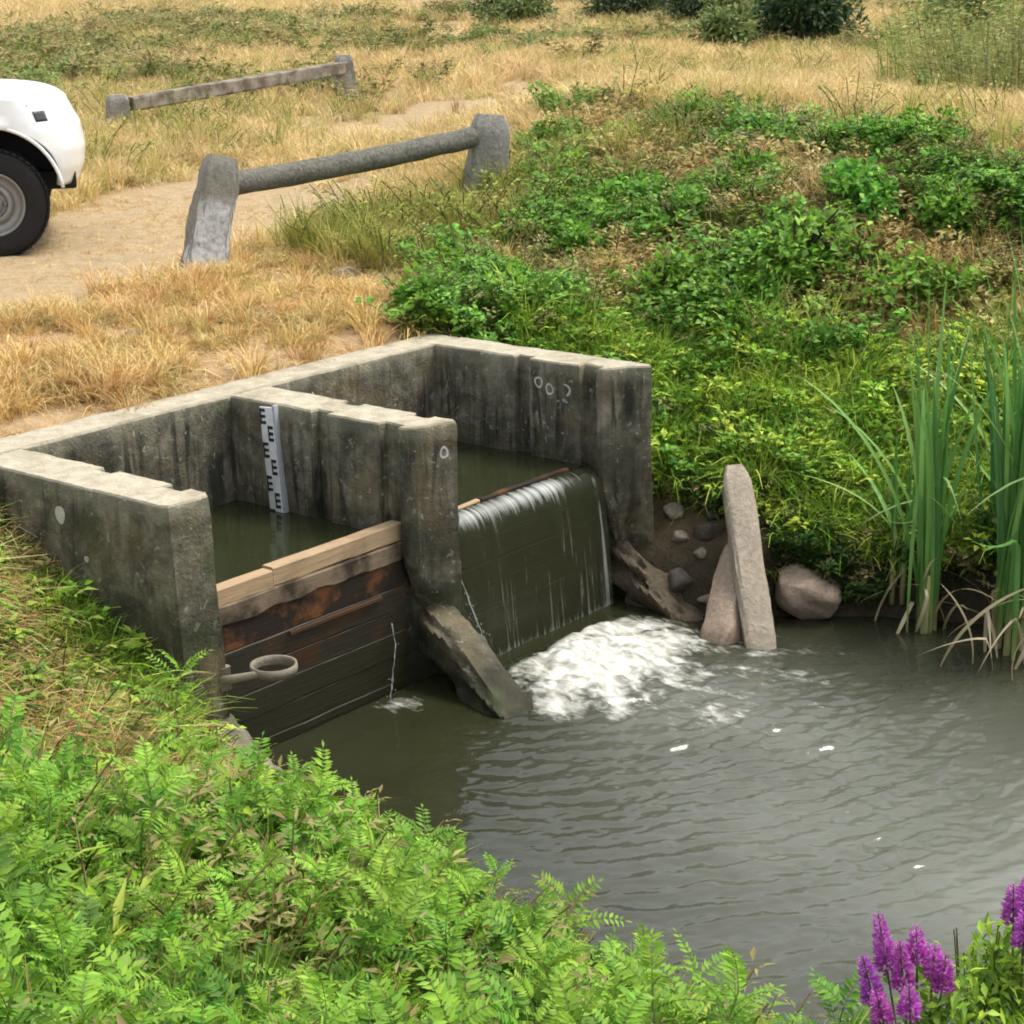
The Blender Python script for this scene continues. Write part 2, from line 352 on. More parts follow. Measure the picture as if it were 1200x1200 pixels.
# ---------------------------------------------------------------- water
def pool():
    xs = np.concatenate([np.arange(-3, -.7, .1), np.arange(-.7, 4.6, .0125), np.arange(4.6, 6, .1)])
    ys = np.concatenate([np.arange(-80, -12, 2.0), np.arange(-12, -6, .1), np.arange(-6, -1.19, .0125)])
    X, Y = np.meshgrid(xs, ys, indexing='ij')
    cx, cy = 2.15, -1.5
    r = np.hypot(X - cx, (Y - cy)); ang = np.arctan2(Y - cy, X - cx)
    # jet: rough tongue that runs downstream and widens
    s = -(Y + 1.4); axis_x = 2.05 - .28 * s; half = .62 + .33 * s
    jet = np.exp(-((X - axis_x) / half) ** 2) * sm(.0, .5, s)
    A = .0012 + .0190 * jet * np.exp(-s / 4.0) * (.35 + 1.3 * fbm(X * 1.3, Y * 1.3, 80, 3))
    wx = X + .10 * (fbm(X * 3, Y * 3, 81, 3) - .5); wy = Y + .14 * (fbm(X * 3 + 7, Y * 3, 82, 3) - .5)
    U1 = wx * .86 - wy * .5; U2 = wx * .5 + wy * .86          # crests lie across the current
    ph = np.hypot(wx - cx, (wy - cy) * 1.05)
    h = .22 * np.sin(ph * 2 * np.pi / .14 + 3 * fbm(X * 2, Y * 2, 83, 2)) * sm(.3, 1.2, r)
    h += .62 * (fbm(wx * 5.0, wy * 8.0, 84, 2) - .5) + .85 * (fbm(U1 * 10, U2 * 24, 85, 2) - .5) + .75 * (fbm(U1 * 17, U2 * 40, 86, 2) - .5)
    z = WZ + A * h * 1.5
    core = np.exp(-((X - 2.17 + .14 * s) / .62) ** 4) * sm(-.02, .14, s) * (1 - sm(.42, .95, s + .3 * (fbm(X * 3, Y * 3, 87, 3) - .5) + .16 * (X - 2.0)))
    lace = np.exp(-((X - 2.25 + .05 * s) / .95) ** 2) * sm(.15, .5, s) * (1 - sm(.8, 1.9, s))
    leak = np.exp(-(((X - 1.05) / .16) ** 2 + ((Y + 1.33) / .14) ** 2)) * .52
    toe = np.exp(-(((X - 1.42) / .10) ** 2 + ((Y + 1.98) / .13) ** 2)) * .40
    rad = np.hypot(X - 2.2, Y + .9); streak = fbm(ang * 9 + 2 * fbm(X * 3, Y * 3, 93, 2), rad * 2.2, 94, 4)
    drift = np.exp(-((X - 2.3 + .12 * s) / 1.0) ** 2) * sm(.3, .7, s) * (1 - sm(1.2, 2.8, s))
    fo = np.clip(core * (.64 + .5 * (streak - .3)) + lace * (.22 + .55 * (streak - .4)) + drift * (.10 + .6 * np.maximum(streak - .5, 0)) + leak + toe, 0, 1)
    z += core * (.03 + .085 * (fbm(X * 5, Y * 4, 88, 3) - .35) + .035 * (fbm(X * 17, Y * 13, 89, 3) - .5)) + lace * .02 * (fbm(X * 9, Y * 9, 90, 3) - .5)
    z += .02 * leak * fbm(X * 14, Y * 14, 91, 2)
    sky_sheen = np.clip(np.exp(-((X - axis_x) / (half * .95)) ** 2) * sm(.3, 1.3, s) * (.62 + .9 * (fbm(X * .9, Y * 1.1, 95, 3) - .5)), 0, 1)  # mask of the painted sky reflection, along the tongue of current
    me = mesh('pool_water', np.stack([X, Y, z], -1).reshape(-1, 3), grid_faces(len(xs), len(ys))[:, ::-1].copy(), [M['pool']], attrs={'foam': fo.ravel(), 'sky_sheen': sky_sheen.ravel()})
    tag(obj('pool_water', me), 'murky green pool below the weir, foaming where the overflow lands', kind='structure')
pool()
def bay_water(x0, x1, name, label):
    xs = np.arange(x0, x1 + .001, .03); ys = np.arange(-1.09, .001, .03); X, Y = np.meshgrid(xs, ys, indexing='ij')
    z = UZ + .0016 * (fbm(X * 9, Y * 9, 92, 2) - .5)
    me = mesh(name, np.stack([X, Y, z], -1).reshape(-1, 3), grid_faces(len(xs), len(ys))[:, ::-1].copy(), [M['bay']])
    tag(obj(name, me), label, kind='structure')
bay_water(-.10, 1.30, 'bay_water', 'still dark water behind the wooden gate')
bay_water(1.49, 2.90, 'bay_water', 'green water feeding the overflowing crest')

# ---------------------------------------------------------------- concrete weir
def resample(pts, step):
    out = []
    for a, b in zip(pts, pts[1:] + pts[:1]):
        a = np.array(a, float); b = np.array(b, float); k = max(1, int(round(np.linalg.norm(b - a) / step)))
        out += [a + (b - a) * i / k for i in range(k)]
    return np.array(out)
def wall(name, outline, parent, ztop=0.0, zbot=-1.9, seed=1, hook=None, chip=.012):
    P = resample(outline, .028); n = len(P)
    area = .5 * np.sum(P[:, 0] * np.roll(P[:, 1], -1) - np.roll(P[:, 0], -1) * P[:, 1])
    if area < 0: P = P[::-1].copy()
    T = np.roll(P, -1, 0) - np.roll(P, 1, 0); T /= np.linalg.norm(T, axis=1)[:, None] + 1e-9
    nor = np.stack([T[:, 1], -T[:, 0]], 1)
    s = np.cumsum(np.linalg.norm(np.roll(P, 1, 0) - P, axis=1))
    zs = np.concatenate([np.arange(zbot, ztop - .04, .04), [ztop - .03, ztop - .014, ztop - .004]])
    V = []
    for k, z in enumerate(zs):
        off = .022 * (fbm(s * 3.1, np.full(n, z * 5 + seed), 100 + seed, 4) - .5) + .006 * (vn(s * 30, np.full(n, z * 30), 120 + seed) - .5)
        q = ztop - z
        wear = chip * np.exp(-q / .012) + 0.018 * np.maximum(vn(s * 6.3, np.full(n, 3.), 140 + seed) - .62, 0) / .38 * np.exp(-q / .035)
        XY = P + nor * (off - wear)[:, None]
        Z = np.full(n, z) + (.008 * (fbm(P[:, 0] * 6, P[:, 1] * 6, 150 + seed, 3) - .5) if q < .04 else 0)
        Q = np.column_stack([XY, Z])
        if hook: Q = hook(Q)
        V.append(Q)
    V = np.concatenate(V); F = grid_faces(len(zs), n, True).tolist(); mi = [0] * len(F)
    mi = [1 if i // n >= len(zs) - 2 else 0 for i in range(len(F))]
    top = V[-n:]; base = (len(zs) - 1) * n
    # cap: interior grid points keep the top from being a single flat sheet
    inset = np.column_stack([top[:, :2] - nor * .03, top[:, 2] + .003 + .005 * rng.random(n)])
    tr = tessellate_polygon([[Vector((p[0], p[1], 0)) for p in top]])
    for t in tr:
        F.append([base + i for i in t]); mi.append(1)
    V[:, 0:2] += 0
    me = mesh(name, V, F, [M['conc'], M['conc_top']], True, mi)
    bm = bmesh.new(); bm.from_mesh(me); bmesh.ops.recalc_face_normals(bm, faces=bm.faces); bm.to_mesh(me); bm.free()
    o = obj(name, me, parent); sharp(o, 40); return o

weir = empty('concrete_weir', (1.4, -.6, -1.3)); tag(weir, 'weathered two-bay concrete weir with three slotted walls and a headwall', 'weir')
def wpart(o): o.matrix_parent_inverse = weir.matrix_world.inverted(); return o
bpy.context.view_layer.update()
S1, S2 = (-.60, -.71), (-1.06, -1.18)
def slots_right(x, d=.05):      # outline points along an inner face that looks to +x, going down-stream
    return [(x, 0), (x, S1[0]), (x - d, S1[0]), (x - d, S1[1]), (x, S1[1]), (x, S2[0]), (x - d, S2[0]), (x - d, S2[1]), (x, S2[1])]
def slots_left(x, d=.05):
    return [(x, S2[1]), (x + d, S2[1]), (x + d, S2[0]), (x, S2[0]), (x, S1[1]), (x + d, S1[1]), (x + d, S1[0]), (x, S1[0]), (x, 0)]
def hook_near(Q):
    q = np.clip((-Q[:, 2] - 0) / 1.3, 0, 1); Q[:, 0] += .03 * q * (Q[:, 1] < -1.2); Q[:, 1] -= .02 * q * (Q[:, 1] < -1.2)
    # broken-away heel of the nose
    u = sm(-1.0, -1.2, Q[:, 2]) * sm(-1.1, -1.3, Q[:, 1]); Q[:, 1] += .10 * u; return Q
def hook_mid(Q):
    nose = sm(-1.0, -1.22, Q[:, 1]); k = sm(-.62, -1.08, Q[:, 2])
    left = np.clip((1.54 - Q[:, 0]) / .27, 0, 1)
    Q[:, 0] += nose * left * k * (.19 + .02 * np.sin(Q[:, 2] * 31)); Q[:, 1] += .02 * nose * k
    Q[:, 1] += .04 * nose * (Q[:, 0] > 1.46) * -1 * 0; return Q
def hook_far(Q):
    nose = sm(-.95, -1.25, Q[:, 1]); k = sm(-.55, -1.10, Q[:, 2]) ** 1.4
    left = np.clip((3.12 - Q[:, 0]) / .26, 0, 1)
    Q[:, 0] += nose * left * k * .20; return Q
wpart(wall('headwall', [(-1.6, .001), (3.10, .001), (3.10, .245), (-1.6, .245)], weir, seed=1, ztop=-.002))
NEARW = wpart(wall('near_wing_wall', slots_right(-.045) + [(-.045, -1.285), (-.075, -1.325), (-.29, -1.315), (-.315, -1.27), (-.315, 0)], weir, seed=2, hook=hook_near))
MIDW = wpart(wall('middle_pier', slots_right(1.53) + [(1.53, -1.30), (1.505, -1.345), (1.285, -1.25), (1.255, -1.215)] + slots_left(1.255), weir, seed=3, hook=hook_mid))
FARW = wpart(wall('far_wing_wall', slots_left(2.855) + [(3.10, 0), (3.10, -1.36), (3.07, -1.39), (2.90, -1.25), (2.855, -1.215)], weir, seed=4, hook=hook_far))
def boulder_mesh(name, dims, seed, sub=4, rough=.18, mats=None, flat=0.0):
    bm = bmesh.new(); bmesh.ops.create_icosphere(bm, subdivisions=sub, radius=1)
    V = np.array([v.co[:] for v in bm.verts]); r2 = np.random.default_rng(seed)
    for _ in range(16):                                            # cut facets
        nrm = r2.normal(size=3); nrm /= np.linalg.norm(nrm); dcut = r2.uniform(.55, .85)
        e = np.maximum(V @ nrm - dcut, 0); V -= e[:, None] * nrm * .85
    f = fbm(V[:, 0] * 2 + V[:, 2] * 1.3 + seed, V[:, 1] * 2 - V[:, 2], seed, 4) - .5
    V *= (1 + rough * 2 * f)[:, None]
    V = V * np.array(dims)
    bm.verts.index_update(); F = np.array([[v.index for v in fc.verts] for fc in bm.faces]); bm.free()
    return mesh(name, V, F, mats or [M['conc']])
def slab(name, top, bot, w0, w1, t0, t1, seed, mats, side=(1, 0, 0), er=.22, lk=3.0, sq=.28):
    """rough tapered block between two end points, along its own axis"""
    top = np.array(top, float); bot = np.array(bot, float); ax = bot - top; ax /= np.linalg.norm(ax)
    sd = np.array(side, float); sd -= ax * (sd @ ax); sd /= np.linalg.norm(sd); up = np.cross(sd, ax)
    nl, npm = 22, 36; th = np.linspace(0, 2 * np.pi, npm, endpoint=False); V = []
    ce = np.sign(np.cos(th)) * np.abs(np.cos(th)) ** sq; se = np.sign(np.sin(th)) * np.abs(np.sin(th)) ** sq
    for i in range(nl):
        u = i / (nl - 1); ww = (w0 + (w1 - w0) * u) / 2; tt = (t0 + (t1 - t0) * u) / 2
        e_ = 1 - (.45 if sq > .4 else .28 if sq > .3 else .1) * max(0, 1 - min(i, nl - 1 - i) / (3 if sq > .3 else 1)) ** 2; ww *= e_; tt *= e_
        nz = 1 + er * (fbm(3 * np.cos(th) + seed, 3 * np.sin(th) + u * lk, seed, 4) - .5)
        V.append(top + (bot - top) * u + np.outer(ce * ww * nz, sd) + np.outer(se * tt * nz, up))
    F = grid_faces(nl, npm, True).tolist() + [list(range(npm)), [(nl - 1) * npm + j for j in range(npm)][::-1]]
    me = mesh(name, np.concatenate(V), F, mats); bm = bmesh.new(); bm.from_mesh(me); bmesh.ops.recalc_face_normals(bm, faces=bm.faces); bm.to_mesh(me); bm.free()
    return me
def mat_rubble(name, a, b, c2):
    n = N(name); p = n.pos(obj_=True); f = n.noise(p, 7, 6, .65); v = n.n('ShaderNodeTexVoronoi'); n.L(p, v.inputs['Vector']); v.inputs['Scale'].default_value = 31; g2 = n.noise(p, 38, 5, .65)
    c = n.mix(f, a, b); c = n.mix(n.math('MULTIPLY', n.ramp(v.outputs['Distance'], [(.05, .8), (.3, 0.0)]), n.ramp(f, [(.45, 0.0), (.6, 1.0)])), c, c2); c = n.mix(n.ramp(g2, [(.4, .45), (.6, 0.0)]), c, c2)
    return n.pr(c, .92, n.bump(n.math('ADD', n.math('MULTIPLY', f, 1.2), n.math('MULTIPLY', g2, .7)), .9, .015), .2)
M['toe'] = mat_rubble('eroded_concrete', (.055, .043, .029), (.17, .135, .09), (.024, .021, .015))
M['toe_pale'] = mat_rubble('pale_eroded_concrete', (.16, .14, .10), (.33, .30, .24), (.10, .09, .06))
wpart(sharp(obj('toe', slab('toe', (1.46, -1.16, -1.02), (1.27, -1.98, -1.48), .19, .25, .26, .15, 5, [M['conc']], (1, -.3, 0), .8, 7, .62), weir), 50))
wpart(sharp(obj('toe', slab('toe', (-.15, -1.20, -1.04), (-.02, -1.66, -1.44), .26, .20, .2, .14, 8, [M['toe_pale']], (1, 0, 0), .9, 5, .5), weir), 50))
wpart(sharp(obj('toe', slab('toe', (3.10, -1.15, -1.10), (2.88, -1.86, -1.46), .26, .30, .24, .2, 11, [M['toe']], (1, 0, 0), 1.2, 6, .6), weir), 50))
# painted rings and spots on the concrete
M['chalk'] = mat_plain('old_white_paint', (.50, .49, .44), .9, .1, .5, 55, .2)
def ring_mark(c, axis, r0, r1, on, arc=(0, 2 * math.pi), squash=1.15):
    n = 30; th = np.linspace(arc[0], arc[1], n); V = []
    for rr in np.linspace(r0, r1, 4):
        for t in th:
            k = rr * (1 + .06 * math.sin(3 * t + c[1] * 40)); a, b = k * math.cos(t), k * math.sin(t) * squash
            V.append((c[0], c[1] + a, c[2] + b) if axis == 'x' else (c[0] + a, c[1], c[2] + b))
    o = obj('paint_mark', mesh('paint_mark', V, grid_faces(4, n), [M['chalk']]), weir); wpart(o)
    sd = o.modifiers.new('cling', 'SHRINKWRAP'); sd.target = on; sd.wrap_method = 'NEAREST_SURFACEPOINT'; sd.wrap_mode = 'ABOVE_SURFACE'; sd.offset = .0015; return o
def spot_mark(c, axis, r, on): return ring_mark(c, axis, .0015, r, on)
for y, z in ((-.775, -.135), (-.85, -.165)): ring_mark((2.842, y, z), 'x', .019, .029, FARW)
ring_mark((2.842, -.965, -.155), 'x', .022, .031, FARW, (1.2, 4.6))
spot_mark((-.327, -.62, -.155), 'x', .035, NEARW); spot_mark((-.329, -.78, -.33), 'x', .013, NEARW)
ring_mark((1.43, -1.335, -.15), 'y', .016, .027, MIDW)

# ---------------------------------------------------------------- gates (stop planks)
M['wood_new'] = mat_wood('raw_pine', (.30, .20, .11), (.46, .33, .20), rough=.75, wet=(.24, .17, .10), cover=(.5, .7))
M['wood_top'] = mat_wood('weathered_pine', (.13, .095, .06), (.26, .19, .13), wet=(.03, .022, .014))
M['wood_orange'] = mat_wood('rust_stained_plank', (.055, .024, .010), (.20, .075, .022), wet=(.014, .012, .009), cover=(.40, .52))
M['wood_dark'] = mat_wood('wet_black_plank', (.012, .011, .008), (.04, .034, .02), rough=.5, spec=.3, wet=(.05, .024, .010), cover=(.5, .64))
M['wood_green'] = mat_wood('slimy_plank', (.012, .013, .006), (.034, .032, .015), rough=.5, spec=.3)
def plank(name, x0, x1, y, z0, z1, th, m, parent, jag=(0, 0), seed=0, tilt=0.0):
    """sawn board in the gate plane with worn upper and lower edges"""
    n = 40; xs = np.linspace(x0, x1, n)
    ju = jag[1] * (fbm(xs * 5, xs * 0 + seed, 200 + seed, 4) - .5) * 2; jl = jag[0] * (fbm(xs * 7, xs * 0 + seed + 5, 210 + seed, 4) - .35) * 2
    zu = z1 + ju + tilt * (xs - x0); zl = z0 + jl + tilt * (xs - x0); b = .006; V = []
    for yy, zz in ((y - th / 2, zl + b), (y - th / 2, zu - b), (y - th / 2 + b, zu), (y + th / 2 - b, zu), (y + th / 2, zu - b), (y + th / 2, zl + b), (y + th / 2 - b, zl), (y - th / 2 + b, zl)):
        V.append(np.column_stack([xs, np.full(n, yy) + .003 * (vn(xs * 9, xs * 0 + zz.mean() * 20, seed) - .5), zz]))
    V = np.stack(V, 1).reshape(-1, 3)
    F = grid_faces(n, 8, True).tolist() + [list(range(8))[::-1], [(n - 1) * 8 + j for j in range(8)]]
    o = obj(name, mesh(name, V, F, [M[m]]), parent); sharp(o, 40); return o
GY0 = -1.12
gate = empty('plank_gate', (0, 0, 0)); tag(gate, 'closed wooden plank gate with a pale new top board in the near bay', 'gate')
X0, X1 = -.085, 1.295
tag(plank('plank', X0, .42, GY0, -.595, -.508, .07, 'wood_new', gate, (.004, .002), 1), 'short pale top board')
tag(plank('plank', .424, X1, GY0 + .004, -.590, -.496, .075, 'wood_new', gate, (.008, .003), 2), 'long pale top board')
plank('plank', X0, X1, GY0 - .010, -.69, -.588, .072, 'wood_top', gate, (.02, .006), 9)
for k, (z0, z1, m, dy) in enumerate(((-.82, -.675, 'wood_orange', .0), (-.936, -.815, 'wood_dark', -.003), (-1.052, -.931, 'wood_dark', -.001), (-1.176, -1.046, 'wood_green', -.003), (-1.307, -1.171, 'wood_green', .001), (-1.45, -1.301, 'wood_green', -.002))):
    plank('plank', X0, X1, GY0 + dy, z0, z1, .07, m, gate, (.006, .006), 10 + k)
mb = MB(); mb.box((.80, GY0 - .052, -.832), (.62, .012, .022), m=0, bev=.003); mb.build('iron_strap', mat_plain('rusted_iron', (.07, .035, .016), .8), gate)
fgate = empty('overflow_gate', (0, 0, 0)); tag(fgate, 'submerged plank gate under the overflowing sheet in the far bay', 'gate')
X0, X1 = 1.49, 2.895
for k in range(6):
    z1 = -.612 - k * .13; plank('plank', X0, X1, GY0 + .01 * (k % 2), z1 - .124, z1, .07, 'wood_green', fgate, (.003, .003), 30 + k)
tag(plank('plank', 1.98, 2.72, GY0 + .05, -.70, -.548, .035, 'wood_orange', fgate, (.004, .010), 41), 'orange stained board standing proud of the crest')
tag(plank('plank', 1.505, 1.97, GY0 + .055, -.70, -.556, .035, 'wood_new', fgate, (.004, .006), 42), 'pale wet board at the crest')

# ---------------------------------------------------------------- falling water
def mat_fall():
    n = N('falling_water'); p = n.pos((60, 2.2, 2.2)); st = n.noise(p, 1.0, 5, .6, .5)
    w = n.attr('white'); k = n.ramp(n.math('ADD', w, n.math('MULTIPLY', n.math('SUBTRACT', st, .5), 1.3)), [(.30, 0.0), (.85, .9)])
    c = n.mix(k, n.mix(st, (.020, .024, .011), (.060, .060, .032)), (.50, .52, .50))
    b = n.n('ShaderNodeBsdfPrincipled'); n.L(c, b.inputs['Base Color']); b.inputs['IOR'].default_value = 1.33; b.inputs['Specular IOR Level'].default_value = .5
    n.L(n.math('ADD', n.math('MULTIPLY', k, .3), .24), b.inputs['Roughness']); n.L(n.bump(st, .6, .008), b.inputs['Normal'])
    t = n.n('ShaderNodeBsdfTransparent'); t.inputs[0].default_value = (.72, .76, .62, 1)
    mx = n.n('ShaderNodeMixShader'); n.L(n.math('MULTIPLY', n.math('SUBTRACT', 1.0, k), .35), mx.inputs[0]); n.L(b.outputs[0], mx.inputs[1]); n.L(t.outputs[0], mx.inputs[2]); n.L(mx.outputs[0], n.out.inputs[0])
    return n.m
M['fall'] = mat_fall()
def fall():
    prof = np.array([(-1.05, -.566), (-1.09, -.567), (-1.13, -.572), (-1.165, -.585), (-1.192, -.612), (-1.21, -.65), (-1.225, -.72), (-1.24, -.82), (-1.255, -.95), (-1.27, -1.1), (-1.285, -1.25), (-1.295, -1.36)])
    t = np.linspace(0, 1, len(prof)); tt = np.linspace(0, 1, 70); py = np.interp(tt, t, prof[:, 0]); pz = np.interp(tt, t, prof[:, 1])
    for _ in range(3):
        py[1:-1] = (py[:-2] + py[1:-1] * 2 + py[2:]) / 4; pz[1:-1] = (pz[:-2] + pz[1:-1] * 2 + pz[2:]) / 4
    xs = np.arange(1.535, 2.86, .006); X, T = np.meshgrid(xs, tt, indexing='ij')
    Y = np.interp(T, tt, py); Z = np.interp(T, tt, pz)
    rip = .005 * (fbm(X * 34, T * 3, 301, 2) - .5) + .012 * (fbm(X * 5, T * 2, 302, 2) - .5)
    Y = Y - rip * sm(.18, .45, T) - .012 * sm(.6, 1, T) * (fbm(X * 7, T * 2, 303, 3) - .5); Z = Z + rip * (1 - sm(.1, .35, T)) * .5
    white = .17 * sm(.4, .9, T) + .05 + .74 * np.exp(-((T - .25) / .18) ** 2) * (1 - .75 * sm(2.45, 2.8, X)) * (.75 + .5 * (fbm(X * 3, T * 0, 304, 2) - .5)) + .3 * np.exp(-((X - 2.80) / .022) ** 2) * sm(.3, .4, T) + .35 * np.exp(-((X - 1.56) / .02) ** 2) * sm(.3, .5, T)  # sky reflection painted as a pale band on the lip, plus white trickles
    white += .25 * sm(.93, 1, T)
    me = mesh('falling_water', np.stack([X, Y, Z], -1).reshape(-1, 3), grid_faces(len(xs), len(tt)), [M['fall']], attrs={'white': white.ravel()})
    tag(obj('falling_water', me), 'glassy dark sheet of water pouring over the crest', kind='structure')
fall()
def trickle(pts, rad, name, label, beads=0, sd=1):
    r2 = np.random.default_rng(sd); pts = np.array(pts, float); t = np.linspace(0, 1, 46); P = np.column_stack([np.interp(t, np.linspace(0, 1, len(pts)), pts[:, k]) for k in range(3)])
    P[:, :2] += np.cumsum(r2.normal(0, .0022, (46, 2)), 0) * np.linspace(0, 1, 46)[:, None]
    m = MB(); m.tube(P, rad * (1 + .6 * r2.random(46)) * (.3 + .9 * vn(np.arange(46) * .37 + sd, np.zeros(46), 9)), 6)
    for _ in range(beads):
        q = P[r2.integers(6, 45)] + r2.normal(0, .016, 3); q_ = .5 * r2.random() + .25; m.lathe([(0.0001, -.006 * q_), (.004 * q_, -.004 * q_), (.005 * q_, 0), (.0035 * q_, .005 * q_), (.0001, .012 * q_)], 6, 0, 'z', q)
    tag(m.build(name, M['spray']), label, kind='structure')
M['spray'] = N('aerated_water').pr((.42, .44, .43), .15, None, .5, Alpha=.6)
trickle([(1.565, -1.22, -.70), (1.56, -1.30, -.85), (1.565, -1.37, -1.0), (1.585, -1.42, -1.15), (1.60, -1.45, -1.33)], .0030, 'water_trickle', 'broken trickle running down beside the middle pier', 34, 3)
trickle([(1.17, -1.175, -.98), (1.16, -1.21, -1.08), (1.12, -1.23, -1.2), (1.10, -1.25, -1.34)], .0024, 'water_trickle', 'thin leak spurting from the foot of the wooden gate', 8, 4)

# ---------------------------------------------------------------- staff gauge
g = empty('staff_gauge', (1.232, -.30, -.02), (math.radians(-4), 0, 0)); tag(g, 'white staff gauge with black E-shaped marks bolted to the middle pier', 'gauge')
mb = MB(); mb.box((0, 0, -.33), (.012, .092, .66), bev=.002); mb.build('plate', mat_plain('enamel_white', (.58, .59, .58), .5, .3, .35, 16, .1), g)
mb = MB(); mb.box((.012, -.052, -.33), (.03, .016, .68), bev=.002); mb.build('backing_rail', mat_plain('galvanised_grey', (.33, .34, .36), .5), g)
mk = MB(); m2 = M['ink'] = mat_plain('gauge_black', (.02, .02, .025), .5, .3, .2)
H = .176
for k in range(4):
    z = -.008 - k * H
    for half, y0 in ((0, .006), (1, -.040)):
        zc = z - half * H / 2
        a, b = (y0, y0 + .036)
        mk = MB(); X = -.0075
        mk.box((X, a + .033, zc - .040), (.003, .007, .082))
        for q in (0, 1, 2): mk.box((X - .0004, a + .015, zc - .008 - q * .032), (.003, .030, .0155))
        mk.build('mark', m2, g, smooth=False)

# ---------------------------------------------------------------- iron ring bracket
M['iron'] = mat_plain('weathered_iron', (.20, .17, .13), .8, .3, .4, 30, .5)
rb = empty('ring_bracket', (.14, -1.43, -.83)); tag(rb, 'corroded ring bracket on an arm below the near wing wall', 'bracket')
mb = MB(); mb.lathe([(.094, -.02), (.104, -.022), (.107, .0), (.104, .022), (.094, .02), (.092, 0), (.094, -.02)], 30, 0, 'z'); mb.build('ring', M['iron'], rb)
mb = MB(); mb.tube([(-.23, .10, -.012), (-.17, .06, -.01), (-.11, .01, -.004), (-.085, -.02, 0)], [.022, .020, .019, .016], 10, sx=.6); mb.build('arm', M['iron'], rb)
mb = MB(); mb.box((-.20, .105, -.012), (.06, .03, .11), bev=.006, jit=.002); mb.build('mounting_plate', M['iron'], rb)

# ---------------------------------------------------------------- guard rails
M['post'] = mat_rubble('lichened_concrete', (.19, .18, .16), (.40, .385, .34), (.10, .095, .08))
M['post_white'] = mat_plain('flaking_white_paint', (.60, .60, .60), .85, .2, .35, 22, .5)
def mat_painted():
    n = N('concrete_with_flaking_paint'); p = n.pos(obj_=True); f = n.noise(p, 7, 6, .65); g2 = n.noise(p, 30, 5, .65); c = n.mix(f, (.15, .14, .115), (.34, .32, .27))
    dt = n.n('ShaderNodeVectorMath'); dt.operation = 'DOT_PRODUCT'; n.L(n.n('ShaderNodeNewGeometry').outputs['True Normal'], dt.inputs[0]); dt.inputs[1].default_value = (-.62, -.78, 0)
    sep = n.n('ShaderNodeSeparateXYZ'); n.L(p, sep.inputs[0]); low = n.ramp(n.math('ADD', sep.outputs['Z'], n.math('MULTIPLY', f, .25)), [(.62, 1.0), (.78, 0.0)])
    k = n.math('MULTIPLY', n.math('MULTIPLY', n.ramp(dt.outputs['Value'], [(.75, 0.0), (.9, 1.0)]), low), n.ramp(f, [(.32, .1), (.46, .9)]))
    c = n.mix(k, c, (.62, .62, .62)); c = n.mix(n.ramp(g2, [(.38, .4), (.55, 0.0)]), c, (.09, .085, .07)); return n.pr(c, .9, n.bump(n.math('ADD', f, g2), .8, .012), .2)
M['post_painted'] = mat_painted()
M['rail_dark'] = mat_rubble('grimy_rail', (.035, .035, .028), (.15, .145, .12), (.25, .24, .20))
M['rail_pale'] = mat_wood('grey_timber', (.17, .145, .115), (.33, .29, .23), wet=(.11, .085, .06))
def post(name, foot, head, w, t, side, m, parent, seed, white=None):
    o = obj(name, slab(name, np.array(head) , np.array(foot), w, w * 1.22, t, t * 1.15, seed, [M[m]], side, .5, 5, .36), parent); sharp(o, 45); return o
nr = empty('guard_rail', (0, 0, 0)); tag(nr, 'leaning low guard rail with round bar between two stubby concrete posts above the weir', 'guard rail', 'guard rails of the crossing')
A = np.array([3.36, 2.58]); B = np.array([6.16, 2.42]); az = float(ground(A[0], A[1])); bz = float(ground(B[0], B[1]))
dirx = np.array([*(B - A), 0]); dirx /= np.linalg.norm(dirx); leanA = np.array([.33, -.04, 0])
pA = post('post', (A[0] - .04, A[1], az - .2), (A[0] + .21, A[1] - .06, az + .77), .24, .23, (.8, -.5, 0), 'post_painted', nr, 21)
pB = post('post', (*B, bz - .2), (B[0] + .10, B[1] - .02, bz + .74), .27, .24, (.75, -.6, 0), 'post', nr, 25)
mb = MB(); mb.tube([(A[0] + .14 + (B[0] - A[0] - .08) * u, A[1] + (B[1] - A[1]) * u - .02 + .03 * u, az + .565 + (bz - az + .02) * u - .02 * math.sin(3.1 * u)) for u in np.linspace(0, 1, 24)], .082, 14, noise=.03); mb.build('rail', M['rail_dark'], nr)
fr = empty('guard_rail', (0, 0, 0)); tag(fr, 'grey squared timber guard rail on stubby posts beyond the dirt road', 'guard rail', 'guard rails of the crossing')
A2 = np.array([8.94, 10.22]); B2 = np.array([13.9, 11.42]); az2 = float(ground(*A2)); bz2 = float(ground(*B2))
post('post', (*A2, az2 - .2), (A2[0] + .02, A2[1], az2 + .47), .25, .22, (.8, -.5, 0), 'post', fr, 41)
post('post', (*B2, bz2 - .2), (B2[0], B2[1], bz2 + .62), .25, .22, (.8, -.5, 0), 'post', fr, 43)
ro = obj('rail', slab('rail', (A2[0] + .1, A2[1] - .1, az2 + .36), (B2[0] - .1, B2[1] - .1, bz2 + .46), .17, .17, .14, .14, 47, [M['rail_pale']], (0, 0, 1)), fr); sharp(ro, 45)

